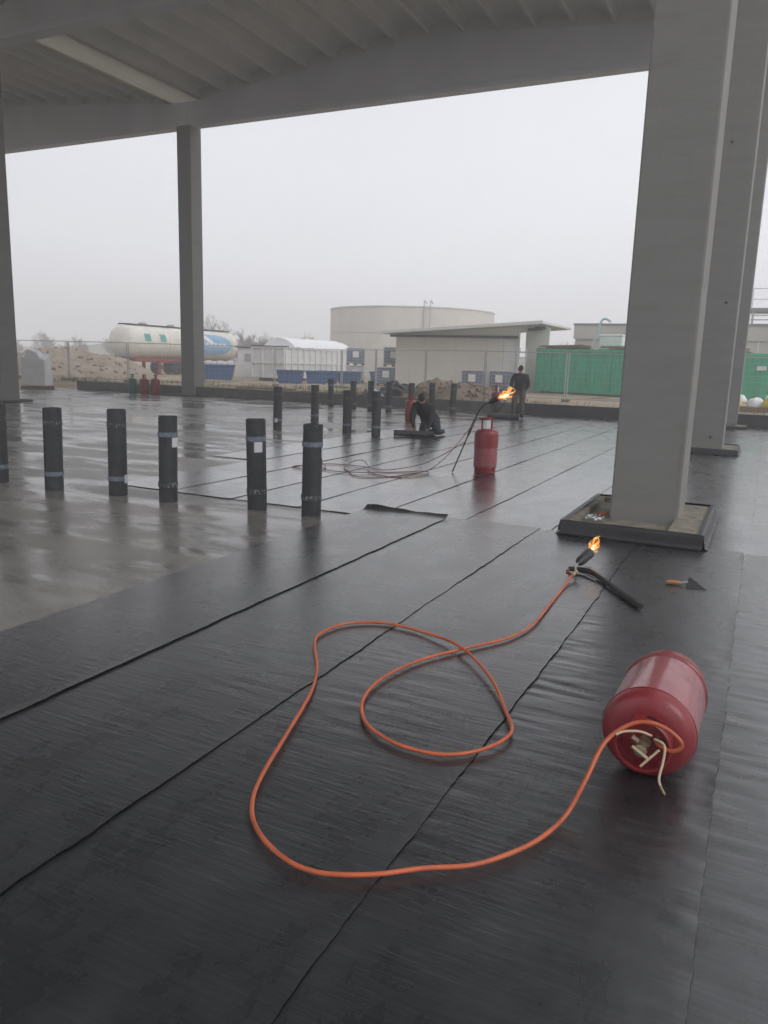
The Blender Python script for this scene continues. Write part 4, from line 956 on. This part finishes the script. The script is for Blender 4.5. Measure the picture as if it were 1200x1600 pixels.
# concrete round tank
TC = thing('concrete_tank', 'large round concrete tank rising behind the grey wall', 'tank', (-31.9, 71.0, GZ))
for k in range(3):
    z0, z1 = (0, 2.4, 4.0)[k], (2.385, 3.985, 6.25)[k]; r = 8.0
    part('wall_course', MB().lathe([(r, z0), (r, z1-.03), (r-.03, z1)], 96, 'z'), M['tank_concrete'], TC, True)
part('rim', MB().lathe([(8.04, 6.25), (8.04, 6.36), (7.7, 6.36), (7.7, 6.25)], 96, cap=False), M['tank_concrete'], TC, True)
for x in (4.2, 4.8): part('ladder_rail', MB().tube(smoothpts([(x, -6.85, 3), (x, -6.85, 6.5), (x, -6.6, 6.75), (x, -6.2, 6.6)], 4), .05, 6), M['steel'], TC, True)

# lean-to hall with grey panels
BL = thing('panel_shed', 'grey panelled shed with thin sloping roof and dark gutter', 'building', (-20.0, 42.3, GZ))
xs_ = [0, .95, 1.9, 2.85, 3.8, 4.75, 5.7, 6.65]
for i in range(7):
    part('wall_panel', MB().box(xs_[i]+.006, xs_[i+1]-.006, 0, .1, 0, 2.95), M['panel'], BL, bevel=.004)
part('light_panel', MB().box(6.66, 7.55, .02, .12, 0, 2.95), M['panel_light'], BL)
part('gable', MB().prism([(0, 2.96), (7.55, 2.96), (7.55, 3.55), (0, 3.1)], 'y', .02, .1), M['panel_light'], BL)
part('side_wall', MB().box(-.02, .06, .12, 5, 0, 3.0), M['panel'], BL)
part('gutter', MB().bar((-.3, -.12, 2.97), (7.5, -.12, 2.97), .14, .13), M['dark_metal'], BL)
part('downpipe', MB().tube([(7.45, -.12, 2.95), (7.45, -.12, 0)], .05, 8), M['steel'], BL, True)
part('roof', MB().prism([(-.75, 3.06), (9.0, 3.68), (9.0, 3.8), (-.75, 3.16)], 'y', -1.0, 6.0), M['panel_light'], BL)
part('fascia', MB().prism([(-.77, 3.03), (9.05, 3.66), (9.05, 3.83), (-.77, 3.18)], 'y', -1.06, -1.003), M['white'], BL)
part('return_wall', MB().box(7.56, 8.9, 1.2, 1.3, 0, 3.56), M['panel_light'], BL)
part('soffit_vent', MB().bar((7.7, 1.1, 3.44), (8.5, 1.1, 3.48), .12, .14), M['dark_metal'], BL); part('soffit_vent', MB().bar((8.3, .2, 3.46), (8.9, .2, 3.5), .12, .18), M['dark_metal'], BL)
FW = thing('low_flat_building', 'long low flat roofed building behind the green container', 'building', (-11.0, 49.5, GZ))
for i in range(9): part('wall_panel', MB().box(2.6*i+.008, 2.6*i+2.592, 0, .2, 0, 3.2), M['far_wall'], FW)
part('parapet', MB().box(-.1, 23.6, -.08, .3, 3.2, 4.05), M['far_wall'], FW); part('coping', MB().box(-.15, 23.7, -.14, .36, 4.05, 4.14), M['concrete'], FW)
part('roof', MB().box(0, 23.4, .3, 8, 3.7, 3.9), M['far_wall'], FW)
# roof platform with railing and machine at the right
RP = thing('roof_platform', 'steel platform with railing on the low building roof', 'platform', (1.2, 51.0, GZ+3.9))
part('deck', MB().box(-2.5, 3.0, 0, 2, 1.05, 1.25), M['concrete'], RP)
for x in (-2.3, -.6, 1.1, 2.8): part('leg', MB().box(x-.06, x+.06, .1, .22, 0, 1.05), M['steel'], RP)
for z in (.3, .55, .8): part('louvre', MB().box(-2.4, -.7, .05, .1, z, z+.07), M['steel'], RP)
for x in (-2.4, -.7, 1.0, 2.7): part('rail_post', MB().tube([(x, .1, 1.25), (x, .1, 2.4)], .025, 6), M['steel'], RP)
for z in (1.75, 2.35): part('rail', MB().tube([(-2.4, .1, z), (2.7, .1, z)], .022, 6), M['steel'], RP)
MC = thing('extraction_machine', 'grey bent pipe machine beside the roof platform railing', 'machine', (1.55, 50.4, GZ+4.0))
part('casing', MB().hexa([(-.3,-.3,0),(.5,-.3,0),(.5,.4,0),(-.3,.4,0),(-.35,-.3,1.0),(.6,-.3,1.2),(.6,.4,1.2),(-.35,.4,1.0)]), M['rust_red'], MC)
part('duct', MB().tube(smoothpts([(-.2,-.2,.9),(-.45,-.2,1.3),(-.4,-.2,1.75),(.0,-.2,1.85),(.2,-.2,1.5)], 5), .12, 10), M['steel'], MC, True)
part('stack', MB().tube([(.1,0,1.1),(.35,0,3.0)], [.2, .12], 10), M['steel'], MC, True)

# green containers
def green_box(x, y, rz, ln, label, ex=0):
    t = thing('green_container', label, 'container', (x, y, GZ), rz, 'green waste containers')
    part('shell', MB().box(0, ln, 0, 2.3, .12, 2.3), M['green'], t); part('skid', MB().box(.1, ln-.1, .3, .5, 0, .12).box(.1, ln-.1, 1.8, 2.0, 0, .12), M['dark_metal'], t)
    n = int(ln/.78)
    for i in range(n+1): part('rib', MB().box(ln*i/n-.05 if i else 0, ln*i/n+.05 if i < n else ln, -.07, -.001, .12, 2.3), M['green'], t)
    part('top_rail', MB().box(-.03, ln+.03, -.09, .03, 2.22, 2.36), M['green'], t); part('bottom_rail', MB().box(-.02, ln+.02, -.08, -.002, .12, .24), M['green'], t)
    return t
green_box(-11.3, 41.9, R(-14), 5.9, 'large ribbed green container right of the panel shed')
green_box(-4.6, 42.3, R(0), 5.0, 'ribbed green container at the right edge behind the sacks')
tag(part('notice_plate', MB().box(0, .42, -.13, -.1, 1.55, 1.75), M['white'], None, loc=(-.45, 42.3, GZ)), 'small white notice plate on the right green container', 'sign')
rn = random.Random(9)
for (cx, cy, ln, lb, rz0) in ((-9.8, 41.6, 3.2, 'brown scrap timber piled along the green container top', -14), (-6.6, 40.9, 2.4, 'second brown scrap timber pile on the green container by the column', -14), (-2.6, 42.4, 4.2, 'brown planks lying on the right green container', 0)):
    t = thing('scrap_timber', lb, 'timber', (cx, cy, GZ+2.36), R(rz0))
    for k in range(12):
        a = rn.uniform(-.12, .12); x, y = rn.uniform(-.3, .3), rn.uniform(0, .6); l2 = ln*rn.uniform(.3, .5); z = .02+.05*(k % 4)
        part('plank', MB().bar((x-l2, y-a*l2, z), (x+l2, y+a*l2, z+rn.uniform(-.02, .06)), .12, .045), M['timber'], t)
WT = thing('white_tub', 'square white plastic tank on top of the green container', 'tank', (-7.5, 43.2, GZ+2.2), R(-14))
part('tub_body', MB().box(-.65, .65, -.5, .5, 0, 1.0), M['white'], WT, True, .1); part('lid', MB().box(-.67, .67, -.52, .52, .9, .98), M['white'], WT, bevel=.02)
PB = thing('leaning_pipe', 'pale blue pipe slanting up behind the green container', 'pipe', (-9.3, 44.5, GZ+1.8), 0)
part('pipe', MB().tube(smoothpts([(0,0,0),(.5,0,1.2),(.8,0,2.2),(1.05,0,2.3),(1.3,0,2.15)], 5), .06, 8), M['pipe_blue'], PB, True)
LD = thing('step_ladder', 'aluminium ladder leaning at the left end of the green container', 'ladder', (-11.9, 41.0, GZ), R(5))
for x in (-.22, .22): part('stile', MB().bar((x, -.5, 0), (x*.85, .35, 2.35), .07, .04), M['steel'], LD)
for k in range(8): part('rung', MB().tube([(-.2, -.5+.85*(k+.6)/8.4, 2.35*(k+.6)/8.4), (.2, -.5+.85*(k+.6)/8.4, 2.35*(k+.6)/8.4)], .018, 6), M['steel'], LD)
SL = thing('slat_stack', 'pile of grey slats at the foot of the ladder', 'slats', (-11.75, 40.2, GZ))
for k in range(7): part('slat', MB().box(-.55+.02*(k % 3), .5, -.2, .2, .1*k, .1*k+.06), M['steel'], SL)
# sacks on boards at right
SB = thing('timber_deck', 'low pale timber decking under the sacks behind the kerb', 'decking', (-1.4, 31.4, GZ))
for k in range(5): part('deck_plank', MB().box(-.6, 4.0, .22*k, .22*k+.2, .1+.004*k, .15+.004*k), M['concrete'], SB)
part('edge_board', MB().box(-.6, 4.0, -.06, -.003, 0, .18), M['timber'], SB)
def sack(x, y, z, s_, m_, lb, sd):
    P = MB(); n, k = 14, 9
    vsx = []
    for i in range(k+1):
        a = math.pi*i/k
        for j in range(n):
            b = 2*math.pi*j/n; d = 1+.3*noise.noise((math.cos(b)*1.6+sd, math.sin(b)*1.6, math.cos(a)*1.6))
            vsx.append((s_*.5*d*math.sin(a)*math.cos(b), s_*.36*d*math.sin(a)*math.sin(b), max(-.12*s_, s_*.36*d*math.cos(a))+.12*s_))
    P.add(vsx, [(i*n+j, i*n+(j+1) % n, (i+1)*n+(j+1) % n, (i+1)*n+j) for i in range(k) for j in range(n)])
    tag(part('sack', P, m_, None, True, loc=(x, y, z)), lb, 'sack', 'sacks on the timber decking')
sack(-.95, 31.9, GZ+.16, .55, M['yellow'], 'yellow sack at the left end of the decking', 1)
sack(-.85, 32.1, GZ+.3, .6, M['tarp'], 'white sack leaning on the left yellow sack', 2)
sack(-.25, 32.0, GZ+.16, .7, M['tarp'], 'white sack in the middle of the decking', 3)
sack(.45, 31.8, GZ+.16, .95, M['yellow'], 'large yellow sack at the right edge of the photo', 4)
sack(.5, 32.2, GZ+.4, .8, M['tarp'], 'white sack behind the large yellow sack', 5)
SM = thing('white_sheet', 'flat white plastic sheet on the ground left of the far left column', 'sheet', (-24.5, 29.3, GZ))
part('sheet', MB().grid(8, 6, lambda u, v: (-.5+1.0*u, -.2+.5*v, .06+.06*noise.noise((u*4, v*4, 1)))), M['tarp'], SM, 'all')

# weeds behind the kerb
rn = random.Random(21); gm = MB()
for k in range(5200):
    x = rn.uniform(-36, -13) if k % 5 else rn.uniform(-33, 4); y = rn.uniform(27.6, 33.5) if x < -13 else rn.uniform(27.5, 30.5)
    if noise.noise((x*.5, y*.7, 3)) < .02: continue
    h = rn.uniform(.06, .26); a = rn.uniform(0, 6.28); dx, dy = math.cos(a)*.016, math.sin(a)*.016; lx, ly = rn.gauss(0, .06), rn.gauss(0, .06)
    gm.add([(x-dx, y-dy, GZ-.03), (x+dx, y+dy, GZ-.03), (x+lx, y+ly, GZ+h)], [(0, 1, 2)])
g_o = part('grass', gm, M['grass'], None); g_o['kind'] = 'stuff'; g_o['label'] = 'straggly winter grass and weeds behind the kerb'; g_o['category'] = 'grass'

# ------------------------------------------------------------------ bare trees in the mist
def tree_meshes(seed, h, bushy=False):
    rn = random.Random(seed); tm, cm = MB(), MB()
    def grow(p, d, ln, r, lv):
        q = p + d*ln; mid = p + d*ln*.5 + Vector((rn.gauss(0,1), rn.gauss(0,1), 0))*ln*.06
        (tm if lv < 2 else cm).tube([p, mid, q], [r, r*.82, r*.62], 6 if lv < 2 else 3, False)
        if lv >= 5: return
        nb = rn.choice((3, 3, 4)) if lv else rn.choice((4, 5))
        for k in range(nb):
            f = rn.uniform(.35, 1) if k else 1
            nd = (d*rn.uniform(.7, 1.2) + Vector((rn.gauss(0, .55), rn.gauss(0, .55), rn.uniform(-.05, .5)))).normalized()
            grow(p + d*ln*f, nd, ln*rn.uniform(.55, .8), max(.012, r*.55), lv+1)
    for k in range(3 if bushy else 1):
        grow(Vector((rn.gauss(0, .4)*(k > 0), rn.gauss(0, .4)*(k > 0), -.2)), Vector((rn.gauss(0, .08+.25*bushy), rn.gauss(0, .08), 1)).normalized(), h*(.22 if bushy else .3), h*.018, 0)
    return tm.mesh('trunk', M['bark'], True), cm.mesh('crown', M['bark'])
TV = [tree_meshes(s_, 7.5, b) for s_, b in ((1, False), (2, True), (5, True))]
def tree(x, y, k, s_, rz, label):
    t = thing('bare_tree', label, 'tree', (x, y, GZ-.1), rz, 'bare trees in the mist'); s_ *= 1.2; t.scale = (s_, s_, s_)
    link('trunk', TV[k][0], t); link('crown', TV[k][1], t)
for a in ((-62, 78, 0, 1.05, 0, 'tall bare tree just right of the far left column'), (-58.5, 79, 1, .95, 1, 'bushy bare tree behind the tanker front end'), (-54.5, 78, 2, .9, 2, 'bushy bare tree left of the white container'),
          (-51, 83, 1, .9, 3, 'bare tree behind the white container'), (-46.5, 82, 2, .8, 4.1, 'small bare tree right of the tarp cover'), (-66, 82, 2, .9, 5, 'bare tree hidden partly by the far left column'),
          (-13.8, 63, 0, .62, 2.2, 'bare tree above the low flat building left of the near column')): tree(*a)
MIST = 'faint bare tree in the mist on the left horizon'
rn = random.Random(31)
for k in range(16): tree(-150+rn.uniform(-10, 10)+k*4.6, 96+rn.uniform(-8, 14)+k*1.3, rn.choice((1, 2)), rn.uniform(.7, 1.15), rn.uniform(0, 6), MIST)
hm = MB().grid(60, 6, lambda u, v: (-225+330*u, 165+55*v, GZ+9*math.sin(math.pi*min(1, v*.9+.1))*(.6+.4*noise.noise((u*6, v, 2)))*(1.0-.55*u)-.5))
struct('hills', hm, M['grass'], 'all')

# ------------------------------------------------------------------ haze
hb = MB().box(-236, 236, -236, 236, -1.3, 17.5)
hz_o = part('haze', hb, None, None) if False else None
me = bpy.data.meshes.new('haze'); me.from_pydata(hb.v, [], hb.f); me.update()
hm_ = bpy.data.materials.new('haze_air'); hm_.use_nodes = True; t = hm_.node_tree; t.nodes.clear()
out = t.nodes.new('ShaderNodeOutputMaterial'); pv = t.nodes.new('ShaderNodeVolumePrincipled')
pv.inputs['Color'].default_value = (.99,.99,1,1); pv.inputs['Density'].default_value = .0053; pv.inputs['Anisotropy'].default_value = .6
t.links.new(pv.outputs[0], out.inputs['Volume']); me.materials.append(hm_)
ho = link('haze', me); ho['kind'] = 'stuff'
